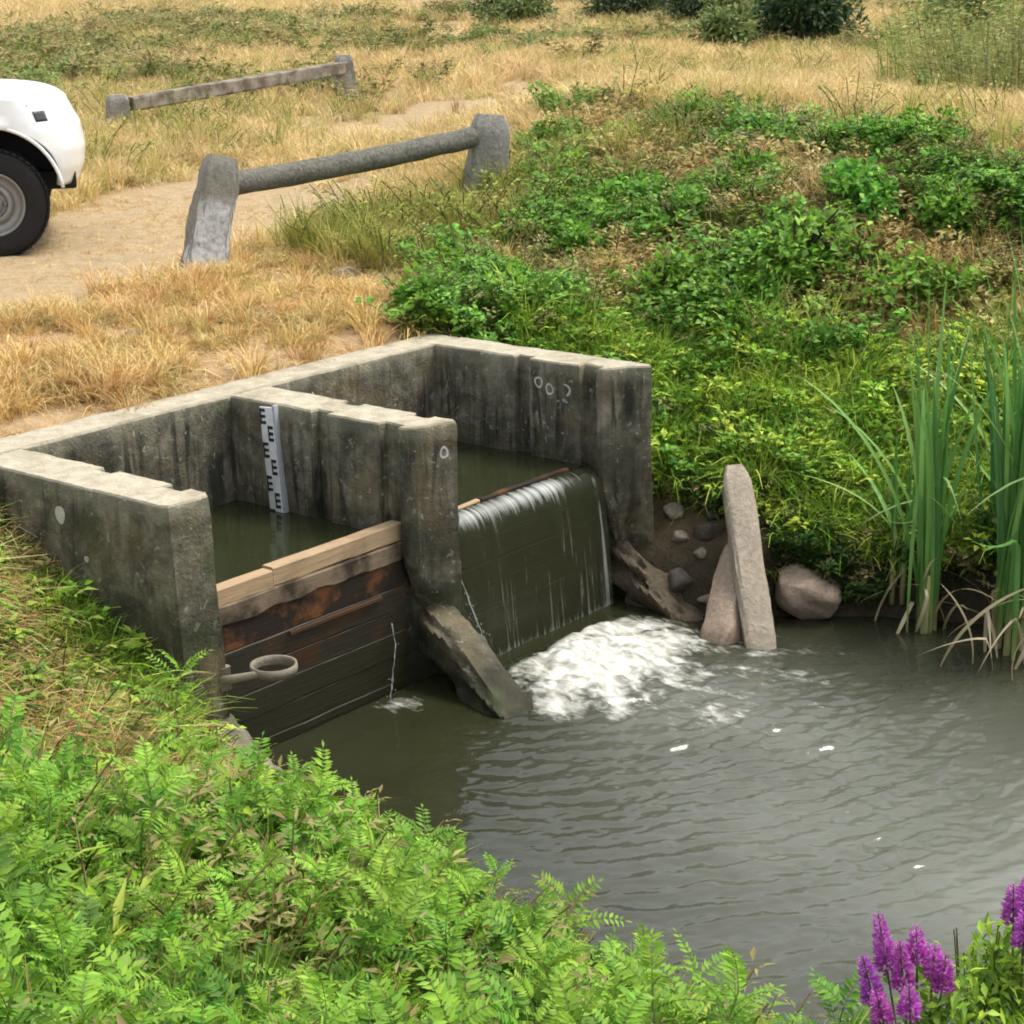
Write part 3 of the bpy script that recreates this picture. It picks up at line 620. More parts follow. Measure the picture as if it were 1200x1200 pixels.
# ---------------------------------------------------------------- white pickup
def pickup(loc, heading):
    car = empty('pickup_truck', loc, (0, 0, heading)); tag(car, 'white pickup truck, only its front wheel and wing in view, on the dirt road', 'pickup truck')
    n = N('white_car_paint'); f = n.noise(n.pos(obj_=True), 3, 4, .6)
    paint = n.pr(n.mix(n.ramp(f, [(.4, 0.0), (.75, .5)]), (.80, .81, .82), (.62, .57, .48)), .30, None, .5, Coat_Weight=.4, Coat_Roughness=.08)
    blk = mat_plain('black_plastic', (.012, .012, .013), .65, .3, .2); rub = mat_plain('tyre_rubber', (.022, .021, .021), .85, .2, .35, 25, .4)
    steel = mat_plain('dusty_steel', (.28, .27, .26), .5, .4, .2, 20, .15, Metallic=.6)
    glass = N('tinted_glass').pr((.02, .025, .028), .05, None, .6); lens = N('lamp_lens').pr((.36, .38, .40), .08, None, .7, Metallic=.5); lamp_dark = N('lamp_bowl').pr((.05, .055, .06), .15, None, .5)
    R = .395; WB = 3.1; HW = .90
    def xf(z): return .10 + .9 * (np.interp(z, [.42, .5, .62, .75, .90, .97, 1.08, 1.17, 1.24, 1.30], [.60, .66, .715, .73, .70, .655, .60, .52, .40, .22]) - .10)
    def bottom(x):
        b = np.full_like(x, .50)
        for cx in (0, -WB):
            u = np.abs(x - cx); h = np.where(u < .50, .44 + np.sqrt(np.maximum(.50 ** 2 - u ** 2, 0)), 0); b = np.maximum(b, np.where(u < .50, h, b))
        return b
    # side shell from the tail to the centre of the nose
    for sgn in (1, -1):
        nt_ = 26; xr = np.concatenate([np.linspace(-4.15, -.62, 90), np.linspace(-.60, .10, 40)]); cols = []
        for x in xr: cols.append((x, None))
        for a in np.linspace(.06, np.pi / 2, 44): cols.append((None, a))
        V = []
        for (x, a) in cols:
            xx = x if x is not None else .10 + .42 * math.sin(a)
            b = float(bottom(np.array([xx if x is not None else .10 + .62 * math.sin(a)]))[0])
            top = np.interp(xx, [-4.2, -2.4, -2.38, -.9, -.3, .1, .4, .6], [1.12, 1.12, 1.16, 1.17, 1.165, 1.135, 1.10, 1.07])
            for t in np.linspace(0, 1, nt_):
                z = b + (top - b) * t
                hw = HW - .045 * max(0, (z - .85) / .35) ** 2 - .03 * max(0, (.75 - z) / .3) ** 2
                arch = max(0, 1 - abs(math.hypot(xx, z - .44) - .52) / .07) if x is not None else 0
                hw += .022 * arch
                if x is not None: V.append((x, sgn * hw, z))
                else:
                    fx = float(xf(z)); q = 2.6; ca, sa = math.cos(a), math.sin(a)
                    V.append((.10 + (fx - .10) * abs(sa) ** (2 / q), sgn * hw * abs(ca) ** (2 / q), z))
        TOP = [V[(k + 1) * nt_ - 1] for k in range(len(cols))]
        F = grid_faces(len(cols), nt_); F = F[:, ::-1].copy() if sgn > 0 else F
        o = obj('side_panel', mesh('side_panel', V, F, [paint]), car); sd = o.modifiers.new('t', 'SOLIDIFY'); sd.thickness = .02; sd.offset = -1
        # wheel arch liner
        for cx in (0, -WB):
            mb = MB(); th = np.linspace(.05, math.pi - .05, 26); V2 = []
            for t in th:
                for yy in (sgn * (HW - .03), sgn * .45): V2.append((cx + .515 * math.cos(t), yy, .44 + .515 * math.sin(t)))
            mb.add(V2, grid_faces(26, 2).tolist()); mb.add([(cx + .515 * math.cos(t), sgn * .46, .44 + .515 * math.sin(t)) for t in th], [list(range(26))]); mb.build('arch_liner', blk, car)
    # bonnet: crowned sheet between the two top edges
    V = []; nc = 0
    for k, (x, a) in enumerate(cols):
        tx, ty, tz = TOP[k]
        if tx < -1.0: continue
        nc += 1
        for y in np.linspace(-1, 1, 25):
            V.append((tx + .0 * y, y * abs(ty), tz - .004 + .085 * (1 - abs(y) ** 2.6) * np.interp(abs(ty), [0, .35, .8], [0, .55, 1])))
    mb = MB(); mb.add(V, grid_faces(nc, 25)[:, ::-1].tolist()); mb.build('bonnet', paint, car)
    for sgn in (1, -1):
        mb = MB(); mb.tube([(p[0], sgn * (abs(p[1]) + .001), p[2] - .012) for p in TOP if -1.0 < p[0] < .33], .0045, 5); mb.build('panel_gap', blk, car)
        mb = MB(); mb.box((-.33, sgn * (HW + .006), .80), (.07, .012, .03), bev=.005); mb.build('side_repeater', N('amber_lens').pr((.55, .2, .03), .2), car)
        mb = MB(); th = np.linspace(.12, math.pi - .12, 30); mb.tube([(.508 * math.cos(t), sgn * (HW + .008), .44 + .508 * math.sin(t)) for t in th], .013, 8); mb.build('arch_lip', paint, car)
    # lamps: wrap round the corner
    for sgn in (1, -1):
        V = []
        for a in np.linspace(.33, .95, 14):
            for t in np.linspace(0, 1, 7):
                z = .93 + .145 * t + .02 * math.sin(a * 2); fx = float(xf(z)); q = 2.6; k = 1.014
                V.append((.10 + (fx - .10) * k * math.sin(a) ** (2 / q), sgn * (HW - .02) * k * math.cos(a) ** (2 / q), z))
        mb = MB(); F = grid_faces(14, 7); mb.add(V, F.tolist()); h = mb.build('headlight', lens, car); sd = h.modifiers.new('t', 'SOLIDIFY'); sd.thickness = .02; sd.offset = 0
        mb = MB(); V = []
        for a in np.linspace(.40, .60, 8):
            for t in np.linspace(0, 1, 5):
                z = .965 + .075 * t; fx = float(xf(z)); q = 2.6; k = 1.033
                V.append((.10 + (fx - .10) * k * math.sin(a) ** (2 / q), sgn * (HW - .02) * k * math.cos(a) ** (2 / q), z))
        mb.add(V, grid_faces(8, 5).tolist()); o = mb.build('bulb_bowl', lamp_dark, h); sd = o.modifiers.new('t', 'SOLIDIFY'); sd.thickness = .012; sd.offset = 0
    mb = MB(); mb.box((.606, 0, .82), (.10, .55, .17), bev=.03); mb.build('grille', blk, car)
    mb = MB(); mb.box((.54, 0, .60), (.14, .50, .10), bev=.03); mb.build('bumper_opening', blk, car)
    # cab
    def loft(name, rings, m, close=True):
        k = len(rings[0]); V = np.concatenate([np.array(r_, float) for r_ in rings]); F = grid_faces(len(rings), k, True).tolist()
        if close: F += [list(range(k)), [(len(rings) - 1) * k + j for j in range(k)][::-1]]
        me_ = mesh(name, V, F, [m]); bm = bmesh.new(); bm.from_mesh(me_); bmesh.ops.recalc_face_normals(bm, faces=bm.faces); bm.to_mesh(me_); bm.free(); o = obj(name, me_, car); sharp(o, 35); return o
    def rect(x0, x1, hw, z, r=.08):
        return [(x1, -hw + r, z), (x1, hw - r, z), (x1 - r, hw, z), (x0 + r, hw, z), (x0, hw - r, z), (x0, -hw + r, z), (x0 + r, -hw, z), (x1 - r, -hw, z)]
    loft('cabin_glass', [rect(-2.36, -.62, .855, 1.14), rect(-2.24, -1.12, .74, 1.62)], glass)
    loft('roof', [rect(-2.27, -1.08, .755, 1.615), rect(-2.26, -1.10, .75, 1.66, .12), rect(-2.15, -1.22, .62, 1.70, .15)], paint)
    for sgn in (1, -1):
        for a, b in (((-.60, .865, 1.13), (-1.10, .75, 1.64)), ((-1.50, .868, 1.13), (-1.62, .752, 1.64)), ((-2.36, .862, 1.13), (-2.26, .748, 1.64))):
            mb = MB(); mb.tube([(a[0], sgn * a[1], a[2]), (b[0], sgn * b[1], b[2])], .034, 8); mb.build('pillar', paint, car)
        for x0, x1 in ((-1.56, -.66), (-2.36, -1.60)):
            mb = MB(); mb.box(((x0 + x1) / 2, sgn * (HW + .002), .83), (x1 - x0, .02, .60), bev=.008); dr = mb.build('door', paint, car)
            mb = MB(); mb.box((x0 + .12, sgn * (HW + .03), 1.0), (.16, .03, .03), bev=.008); mb.build('handle', blk, dr)
        mb = MB(); mb.box((-.86, sgn * 1.02, 1.24), (.10, .20, .16), bev=.03); mb.build('mirror', blk, car)
        mb = MB(); mb.box((-4.16, sgn * .80, .95), (.04, .14, .28), bev=.012); mb.build('tail_light', N('red_lens').pr((.35, .01, .01), .15), car)
    mb = MB(); mb.box((-3.28, 0, .66), (1.72, 1.62, .05)); mb.box((-4.14, 0, .88), (.05, 1.62, .46)); mb.box((-2.43, 0, .92), (.05, 1.70, .46)); mb.build('load_bed', paint, car)
    mb = MB(); mb.box((-1.7, 0, .52), (4.6, 1.1, .14), bev=.02); mb.build('chassis', blk, car)
    # wheels
    for cx in (0, -WB):
        for sgn in (1, -1):
            wh = bpy.data.objects.new('wheel', None); link(wh, car); wh.location = (cx, sgn * .775, R); wh.rotation_euler = (0, 0, 0 if sgn < 0 else math.pi)
            w = .115
            mb = MB(); mb.lathe([(.225, -w * .8), (.245, -w * .98), (.30, -w * 1.08), (.345, -w * 1.04), (.378, -w * .86), (.392, -w * .55), (.395, 0), (.392, w * .55), (.378, w * .86), (.345, w * 1.04), (.30, w * 1.08), (.245, w), (.225, w * .8)], 64)
            for k in range(46):
                t = k * 2 * math.pi / 46
                for q, yy in ((0, -.085), (1, -.03), (0, .03), (1, .085)):
                    tt = t + q * .068; Rm = np.array([[math.cos(tt), 0, -math.sin(tt)], [0, 1, 0], [math.sin(tt), 0, math.cos(tt)]])
                    mb.box(Rm @ np.array([.393, yy, 0]), (.016, .042, .036), Rm)
            sharp(mb.build('tyre', rub, wh), 30)
            mb = MB(); mb.lathe([(.226, -w * .8), (.232, -w * .92), (.215, -w * .88), (.205, -w * .55), (.165, -w * .35), (.15, -w * .42), (.135, -w * .62), (.105, -w * .68), (.10, -w * .5), (.07, -w * .5), (.066, -w * .9), (.05, -w * .98), (.001, -w * .98)], 48); mb.build('rim', steel, wh)
            mb = MB(); mb.lathe([(.052, -w * .97), (.05, -w * 1.05), (.001, -w * 1.05)], 24); mb.build('hub_cap', blk, wh)
            for k in range(6):
                t = k * math.pi / 3; mb = MB(); mb.lathe([(.011, -w * .45), (.011, -w * .78), (.001, -w * .8)], 8, c=(.085 * math.cos(t), 0, .085 * math.sin(t))); mb.build('wheel_nut', steel, wh)
            mb = MB(); mb.lathe([(.205, -w * .3), (.001, -w * .28)], 32); mb.build('brake_drum', blk, wh)
    return car
CARLOC = (3.52, 5.02); CARH = math.radians(-38)
pickup((CARLOC[0], CARLOC[1], float(ground(3.2, 4.5)) - .01), CARH)

# ---------------------------------------------------------------- beams and stones by the pool
M['beam'] = mat_rubble('sandstone_beam', (.27, .225, .17), (.44, .38, .30), (.20, .165, .12))
M['beam2'] = mat_rubble('pinkish_beam', (.27, .20, .15), (.42, .33, .25), (.18, .13, .09))
M['stone'] = mat_rubble('bank_stone', (.16, .13, .10), (.34, .29, .23), (.10, .08, .06)); M['stone_dark'] = mat_rubble('damp_stone', (.05, .042, .034), (.13, .11, .09), (.03, .026, .02))
o = obj('stone_beam', slab('stone_beam', (3.30, -1.78, -.57), (2.70, -2.37, -1.46), .165, .165, .14, .14, 61, [M['beam']], (.63, -.77, 0), .3, 7, .42)); sharp(o, 40); tag(o, 'long pale squared beam leaning from the bank into the pool', 'beam')
o = obj('stone_beam', slab('stone_beam', (3.24, -1.90, -.96), (2.68, -2.10, -1.38), .19, .21, .17, .18, 67, [M['beam2']], (.3, -.8, .5), .25, 8, .45)); sharp(o, 40); tag(o, 'short pinkish squared beam lying under the long leaning beam', 'beam')
o = obj('boulder', boulder_mesh('boulder', (.23, .21, .17), 5, 4, .2, [M['beam2']]), loc=(3.30, -2.24, -1.22), rot=(.1, .1, -.8)); tag(o, 'rounded brown boulder at the waterline right of the beams', 'boulder')
STONES = [(3.30, -1.40, .075, 'pale'), (3.16, -1.52, .062, 'pale'), (3.02, -1.80, .05, 'pale'), (3.10, -1.70, .045, 'pale'), (3.24, -1.66, .085, 'dark'), (3.02, -1.62, .10, 'dark'), (3.36, -1.62, .06, 'dark'),
          (3.12, -1.92, .06, 'dark'), (3.42, -1.86, .07, 'dark'), (3.52, -2.12, .06, 'dark'), (3.62, -2.42, .07, 'dark'), (3.20, -2.05, .045, 'dark'), (3.74, -2.72, .06, 'dark')]
WHERE = ['pale stone against the foot of the far wing wall', 'pale stone just below the topmost one beside the far wing wall', 'small pale stone near the foot of the short beam', 'smaller pale stone left of the short beam', 'dark damp stone among the rubble left of the beams', 'dark broad stone beside the far wall toe', 'dark stone higher up the bank behind the long beam',
         'dark stone under the short beam', 'dark stone behind the long leaning beam', 'dark stone behind the brown boulder', 'dark stone at the waterline right of the brown boulder', 'small dark stone between the beams and the boulder', 'dark stone at the waterline near the reeds']
for k, (x, y, r, c) in enumerate(STONES):
    z = max(float(ground(x, y)), WZ) + r * .25
    o = obj('stone', boulder_mesh('stone', (r * 1.15, r * .9, r * .75), 70 + k, 3, .14, [M['stone'] if c == 'pale' else M['stone_dark']]), loc=(x, y, z), rot=(.3 * math.sin(k), .3 * math.cos(k * 2), k * 1.3))
    tag(o, WHERE[k], 'stone', 'stones at the foot of the bank')
CL = [(2.62, 1.12, .10), (3.05, 1.35, .085), (1.72, 1.30, .07), (3.9, 1.75, .10), (4.25, 1.5, .08)]
for k, (x, y, r) in enumerate(CL):
    o = obj('clod', boulder_mesh('clod', (r * 1.3, r, r * .6), 90 + k, 3, .2, [M['stone']]), loc=(x, y, float(ground(x, y)) + .01), rot=(0, .1, k))
    tag(o, ['greyish lump of concrete in the dry grass above the mid pier', 'tan clod on the verge in front of the near post', 'small clod in dry grass above the near bay', 'flat stone below the round bar of the near rail', 'clod on the dry edge beside the first brambles'][k], 'stone', 'clods on the verge')

# ================================================================ vegetation prototypes
def blades(n, h, spread, lean, w, cols, segs=4, droop=.6, sd=0, hv=.45):
    r = np.random.default_rng(sd); k = segs + 1
    az = r.uniform(0, 2 * np.pi, n); rad = spread * np.sqrt(r.random(n)); hh = h * (1 - hv + hv * r.random(n)); ln = lean * (.3 + r.random(n))
    base = np.stack([rad * np.cos(az), rad * np.sin(az)], 1); az2 = az + r.normal(0, .9, n); dirv = np.stack([np.cos(az2), np.sin(az2)], 1); side = np.stack([-np.sin(az2), np.cos(az2)], 1)
    tw = r.normal(0, .6, n); side = side * np.cos(tw)[:, None] + dirv * np.sin(tw)[:, None]
    V = np.zeros((n, k, 2, 3)); t = np.linspace(0, 1, k)
    for i, u in enumerate(t):
        out = ln * hh * (u ** 1.8); zz = hh * (u - droop * ln * u ** 3 * .6); ww = w * (1 - u ** 1.6) * .5 + .0006
        c = base + dirv * out[:, None]
        V[:, i, 0, :2] = c - side * ww; V[:, i, 1, :2] = c + side * ww; V[:, i, :, 2] = zz[:, None]
    b = (np.arange(n) * k * 2)[:, None, None]; i = (np.arange(segs) * 2)[None, :, None]
    F = (b + i + np.array([0, 1, 3, 2])[None, None, :]).reshape(-1, 4)
    cols = np.array(cols); ci = r.integers(0, len(cols), n); C = cols[ci] * (.8 + .4 * r.random(n))[:, None]
    C = np.repeat(C, k * 2, 0)
    return V.reshape(-1, 3), F, C
def joinp(parts):
    V = []; F = []; C = []; n = 0
    for v, f, c in parts: V.append(v); F.append(f + n); C.append(c); n += len(v)
    return np.concatenate(V), np.concatenate(F), np.concatenate(C)
def leaf_set(P, D, U, L, Wd, cols, r, fold=.25, curl=.2):
    """many leaves: base P, direction D, up U; 3x3 vertex folded blade each"""
    n = len(P); D = D / (np.linalg.norm(D, axis=1)[:, None] + 1e-9); S = np.cross(D, U); S /= np.linalg.norm(S, axis=1)[:, None] + 1e-9; U = np.cross(S, D)
    L = np.broadcast_to(L, n)[:, None]; Wd = np.broadcast_to(Wd, n)[:, None]
    V = np.zeros((n, 3, 3, 3))
    for i, (u, wf) in enumerate(((0, .12), (.45, 1.0), (1.0, .06))):
        c = P + D * L * u - U * L * curl * u * u
        V[:, i, 0] = c - S * Wd * wf * .5 + U * Wd * fold * wf; V[:, i, 1] = c; V[:, i, 2] = c + S * Wd * wf * .5 + U * Wd * fold * wf
    b = (np.arange(n) * 9)[:, None, None]; q = np.array([[0, 1, 4, 3], [1, 2, 5, 4], [3, 4, 7, 6], [4, 5, 8, 7]])[None]
    F = (b + q).reshape(-1, 4); cols = np.array(cols); C = cols[r.integers(0, len(cols), n)] * (.8 + .4 * r.random(n))[:, None]
    return V.reshape(-1, 3), F, np.repeat(C, 9, 0)
def stem_set(P0, P1, w, col):
    n = len(P0); D = P1 - P0; S = np.cross(D, np.array([.3, .5, .8])); S /= np.linalg.norm(S, axis=1)[:, None] + 1e-9; S2 = np.cross(D, S); S2 /= np.linalg.norm(S2, axis=1)[:, None] + 1e-9
    V = np.zeros((n, 2, 3, 3))
    for i, c in enumerate((P0, P1)):
        for j in range(3): V[:, i, j] = c + (S * math.cos(j * 2.094) + S2 * math.sin(j * 2.094)) * w * (1 - .4 * i)
    b = (np.arange(n) * 6)[:, None, None]; F = (b + np.array([[0, 1, 4, 3], [1, 2, 5, 4], [2, 0, 3, 5]])[None]).reshape(-1, 4)
    return V.reshape(-1, 3), F, np.tile(np.array(col), (n * 6, 1))
def leafy(nst, h, spread, leaf, lw, per, cols, sd, stemcol=(.06, .08, .025), arch=.5):
    """several arching stems with ovate leaves all the way up"""
    r = np.random.default_rng(sd); parts = []
    for s in range(nst):
        az = r.uniform(0, 6.283); l = h * (.55 + .6 * r.random()); t = np.linspace(0, 1, 7); o = spread * r.random() ** .5
        b = np.array([o * math.cos(az), o * math.sin(az), 0]); az += r.normal(0, .5)
        pts = b + np.stack([np.cos(az) * arch * l * t ** 1.6, np.sin(az) * arch * l * t ** 1.6, l * (t - .35 * arch * t ** 2.5)], 1)
        parts.append(stem_set(pts[:-1], pts[1:], .004, stemcol))
        u = r.random(per) ** .7; P = np.stack([np.interp(u, t, pts[:, k]) for k in range(3)], 1); a = r.uniform(0, 6.283, per)
        Dv = np.stack([np.cos(a), np.sin(a), .15 + .5 * r.random(per)], 1); U = np.stack([r.normal(0, .35, per), r.normal(0, .35, per), np.ones(per)], 1)
        parts.append(leaf_set(P + Dv * .02, Dv, U, leaf * (.6 + .7 * r.random(per)), lw * (.6 + .7 * r.random(per)), cols, r, .2, .3))
    return joinp(parts)
def pinnate(h, nl, sd, cols, leafL=.17, pairs=9, llen=.038, lwid=.013, lean=.25, young=1.0):
    """upright shoot with spirally set pinnate leaves"""
    r = np.random.default_rng(sd); parts = []; az0 = r.uniform(0, 6.283); t = np.linspace(0, 1, 9)
    pts = np.stack([np.cos(az0) * lean * h * t ** 1.5, np.sin(az0) * lean * h * t ** 1.5, h * t * (1 - .1 * lean)], 1)
    parts.append(stem_set(pts[:-1], pts[1:], .004, (.20, .30, .07)))
    P = []; D = []; U = []; L = []; Wd = []; R0 = []; R1 = []; tip = []
    for k in range(nl):
        u = .25 + .75 * (k / (nl - 1)) ** .8; c = np.array([np.interp(u, t, pts[:, j]) for j in range(3)]); a = k * 2.4 + r.normal(0, .3); el = .25 + .75 * u ** 2 + r.normal(0, .15)
        LL = leafL * (1.15 - .55 * u ** 3) * (.8 + .4 * r.random()); d = np.array([math.cos(a) * math.cos(el), math.sin(a) * math.cos(el), math.sin(el)])
        s = np.array([-math.sin(a), math.cos(a), 0]); prev = c; dv = d.copy(); n = pairs
        roll = r.normal(0, .35)
        for j in range(n + 1):
            q = c + dv * LL / n; dv = dv + np.array([0, 0, -.075 - .03 * r.random()]); dv /= np.linalg.norm(dv); R0.append(prev if j == 0 else c); R1.append(q); c = q
            up = np.cross(s, dv) * -1 if np.cross(s, dv)[2] < 0 else np.cross(s, dv); up = up * math.cos(roll) + s * math.sin(roll); sw = np.cross(dv, up)
            if j == 0: continue
            sz = (1 - .55 * abs(j / n - .4)) * (.85 + .3 * r.random())
            for sg in ((-1, 1) if j < n else (0,)):
                dd = sw * sg + dv * (.45 if sg else 1.0) + np.array([0, 0, r.normal(0, .12)]); P.append(c); D.append(dd); U.append(up + r.normal(0, .18, 3)); L.append(llen * sz); Wd.append(lwid * sz); tip.append(u)
    parts.append(stem_set(np.array(R0), np.array(R1), .0016, (.16, .24, .05)))
    # leaflets: one folded quad pair each
    P = np.array(P); D = np.array(D); U = np.array(U); L = np.array(L); Wd = np.array(Wd); tip = np.array(tip)
    v, f, cc = leaf_set(P, D, U, L, Wd, cols, r, .12, .1)
    y = np.repeat(tip, 9)[:, None] ** 2 * young; cc = cc * (1 - .6 * y) + (cc * np.array([1.5, 1.3, 1.1])) * .6 * y
    parts.append((v, f, cc)); return joinp(parts)
PROTO = bpy.data.collections.new('prototypes')
def proto_col(name, items, m):
    c = bpy.data.collections.new(name)
    for k, (v, f, cc) in enumerate(items):
        o = bpy.data.objects.new(f'{name}_{k:02d}', mesh(name, v, f, [m], True, None, cc)); c.objects.link(o)
    return c
def scatter(name, col, P, rotz, tilt, scl, pid, label, normal=None):
    """one stuff object: instances of small prototypes on explicit points"""
    n = len(P); me = bpy.data.meshes.new(name); me.vertices.add(n); me.vertices.foreach_set('co', np.asarray(P, np.float32).ravel())
    a = me.attributes.new('rot', 'FLOAT_VECTOR', 'POINT'); R = np.zeros((n, 3), np.float32); R[:, 0] = tilt[:, 0]; R[:, 1] = tilt[:, 1]; R[:, 2] = rotz; a.data.foreach_set('vector', R.ravel())
    a = me.attributes.new('scl', 'FLOAT_VECTOR', 'POINT'); s3 = np.repeat(np.asarray(scl, np.float32)[:, None], 3, 1); a.data.foreach_set('vector', np.ascontiguousarray(s3).ravel())
    a = me.attributes.new('pid', 'INT', 'POINT'); a.data.foreach_set('value', np.asarray(pid, np.int32))
    o = obj(name, me); g = bpy.data.node_groups.new(name, 'GeometryNodeTree')
    g.interface.new_socket('Geometry', in_out='INPUT', socket_type='NodeSocketGeometry'); g.interface.new_socket('Geometry', in_out='OUTPUT', socket_type='NodeSocketGeometry')
    nd = g.nodes; gi = nd.new('NodeGroupInput'); go = nd.new('NodeGroupOutput'); ci = nd.new('GeometryNodeCollectionInfo'); ci.inputs['Collection'].default_value = col; ci.inputs['Separate Children'].default_value = True; ci.inputs['Reset Children'].default_value = True
    ip = nd.new('GeometryNodeInstanceOnPoints'); ip.inputs['Pick Instance'].default_value = True
    def na(nm, ty):
        q = nd.new('GeometryNodeInputNamedAttribute'); q.data_type = ty; q.inputs['Name'].default_value = nm; return q.outputs['Attribute']
    g.links.new(gi.outputs[0], ip.inputs['Points']); g.links.new(ci.outputs[0], ip.inputs['Instance']); g.links.new(na('pid', 'INT'), ip.inputs['Instance Index'])
    er = nd.new('FunctionNodeEulerToRotation'); g.links.new(na('rot', 'FLOAT_VECTOR'), er.inputs[0]); g.links.new(er.outputs[0], ip.inputs['Rotation']); g.links.new(na('scl', 'FLOAT_VECTOR'), ip.inputs['Scale'])
    g.links.new(ip.outputs[0], go.inputs[0]); md = o.modifiers.new('scatter', 'NODES'); md.node_group = g
    tag(o, label, kind='stuff'); return o
def sample(n, x0, x1, y0, y1, dens, margin=340, near=2.2):
    """random points on the ground where dens (0..1) allows and the photograph's view (plus a margin) reaches"""
    X = rng.uniform(x0, x1, n); Y = rng.uniform(y0, y1, n); k = rng.random(n) < dens(X, Y); X, Y = X[k], Y[k]; Z = ground(X, Y)
    u, v, d = topx(np.stack([X, Y, Z], 1)); ok = (d > near) & (u > -margin) & (u < 1200 + margin) & (v > -margin) & (v < 1200 + margin * 2) & (Z > -1.9)
    return np.stack([X, Y, Z], 1)[ok]
def put(name, col, nproto, P, smin_, smax_, label, tilt=.15, sink=.01, idfn=None, edge=0.0):
    n = len(P); P = P - np.array([0, 0, sink]); s = (smin_ + (smax_ - smin_) * rng.random(n) ** 1.3) * (.72 + .56 * fbm(P[:, 0] * 1.9, P[:, 1] * 1.9, 491, 2))
    if edge: s = s * (1 - edge * (1 - sm(.05, .9, dwater(P[:, 0], P[:, 1]))))
    pid = rng.integers(0, nproto, n) if idfn is None else idfn(P, n)
    print(name, n); return scatter(name, col, P, rng.uniform(0, 6.283, n), rng.normal(0, tilt, (n, 2)), s, pid, label)

STRAW = [(.64, .43, .17), (.74, .53, .235), (.55, .34, .12), (.80, .61, .31), (.48, .27, .09)]
STRAW2 = [(.58, .46, .19), (.48, .41, .15), (.64, .51, .24), (.40, .36, .10)]
OLIVE = [(.32, .35, .06), (.42, .42, .09), (.24, .28, .05), (.50, .45, .13), (.20, .26, .045)]
GREEN = [(.16, .29, .04), (.22, .36, .045), (.12, .23, .035), (.28, .42, .06)]
LUSH = [(.30, .50, .035), (.42, .58, .06), (.21, .38, .035), (.52, .62, .11)]
BRAMBLE = [(.10, .25, .03), (.15, .34, .04), (.19, .40, .045), (.085, .20, .03), (.25, .43, .06)]
DULL = [(.22, .22, .075), (.33, .27, .11), (.17, .19, .06), (.40, .30, .14), (.25, .27, .085)]
MIDGREEN = [(.17, .24, .06), (.23, .29, .08), (.13, .19, .05)]
PIN = [(.10, .25, .022), (.135, .30, .026), (.08, .21, .022), (.18, .35, .035), (.115, .26, .025)]

# dry straw
MEADOW = [(.66, .48, .22), (.74, .57, .29), (.56, .40, .17), (.80, .65, .37), (.50, .37, .15)]
c_dry = proto_col('dry_tuft', [blades(34, .17, .07, 1.2, .0055, STRAW, 4, .9, 1), blades(30, .12, .09, 1.9, .006, STRAW, 4, 1.1, 2), blades(40, .24, .06, .8, .005, STRAW, 4, .7, 3), blades(26, .09, .10, 2.4, .007, STRAW, 3, 1.1, 4), blades(34, .20, .08, 1.4, .005, STRAW2, 4, .9, 5)], M['straw'])
def d_verge(x, y):
    d = dwater(x, y); base = .12 + .88 * sm(.36, .54, fbm(x * 1.9, y * 1.9, 401, 3)); free = ~((x > -.33) & (x < 3.12) & (y < .16) & (y > -1.42))
    return free * base * (1 - rightbank(x, y)) * (1 - pathness(x, y)) ** 1.5 * (1 - foreground(x, y)) * (d > .25) * np.where(y < .75, .15 + .85 * sm(.3, .75, y) + .5 * (x < -.33), 1)
P = sample(26000, -3.5, 7.5, -2.6, 3.8, d_verge)
put('dry_grass', c_dry, 5, P, .55, 1.15, 'dry straw-coloured grass on the verge above the weir')
def d_field(x, y):
    return (1 - rightbank(x, y)) * (1 - pathness(x, y)) ** 1.5 * sm(.18, .42, fbm(x * .5, y * .5, 411, 3)) * ((y > 3.0) | (x > 6.2)) * (dwater(x, y) > .8)
P = np.concatenate([sample(52000, -4, 24, -5, 20, d_field), sample(60000, 10, 80, -5, 70, d_field)])
dist = np.hypot(P[:, 0] - CAM[0], P[:, 1] - CAM[1]); P = P[dist < 75]
n = len(P); dist = np.hypot(P[:, 0] - CAM[0], P[:, 1] - CAM[1]); s = (.9 + .8 * rng.random(n)) * (1 + np.clip(dist - 18, 0, 60) * .02); print('field', n)
c_mdw = proto_col('meadow_tuft', [blades(34, .18, .07, 1.2, .0055, MEADOW, 4, .9, 1), blades(30, .12, .09, 1.9, .006, MEADOW, 4, 1.1, 2), blades(40, .24, .06, .8, .005, MEADOW, 4, .7, 3), blades(26, .09, .10, 2.4, .007, STRAW, 3, 1.1, 4), blades(34, .20, .08, 1.4, .005, STRAW2, 4, .9, 5)], M['straw'])
scatter('dry_meadow_grass', c_mdw, P - [0, 0, .01], rng.uniform(0, 6.28, n), rng.normal(0, .15, (n, 2)), s, rng.choice([0, 1, 2, 2, 4, 4], n), 'pale dry meadow grass across the field behind the rails')
def d_litter(x, y): return (.25 + .75 * sm(.4, .6, fbm(x * 2.4, y * 2.4, 461, 3))) * ((y > .27) | (x < -.4)) * (1 - rightbank(x, y)) * (dwater(x, y) > .3)
P = np.concatenate([sample(9000, -2.5, 6, .2, 6.5, d_litter), sample(1500, 5, 12, 3, 9, d_litter)])
put('straw_litter', c_dry, 5, P, .16, .42, 'short trampled straw lying on the sandy track and verge', .5, .012, lambda P, n: rng.choice([1, 3, 3], n))
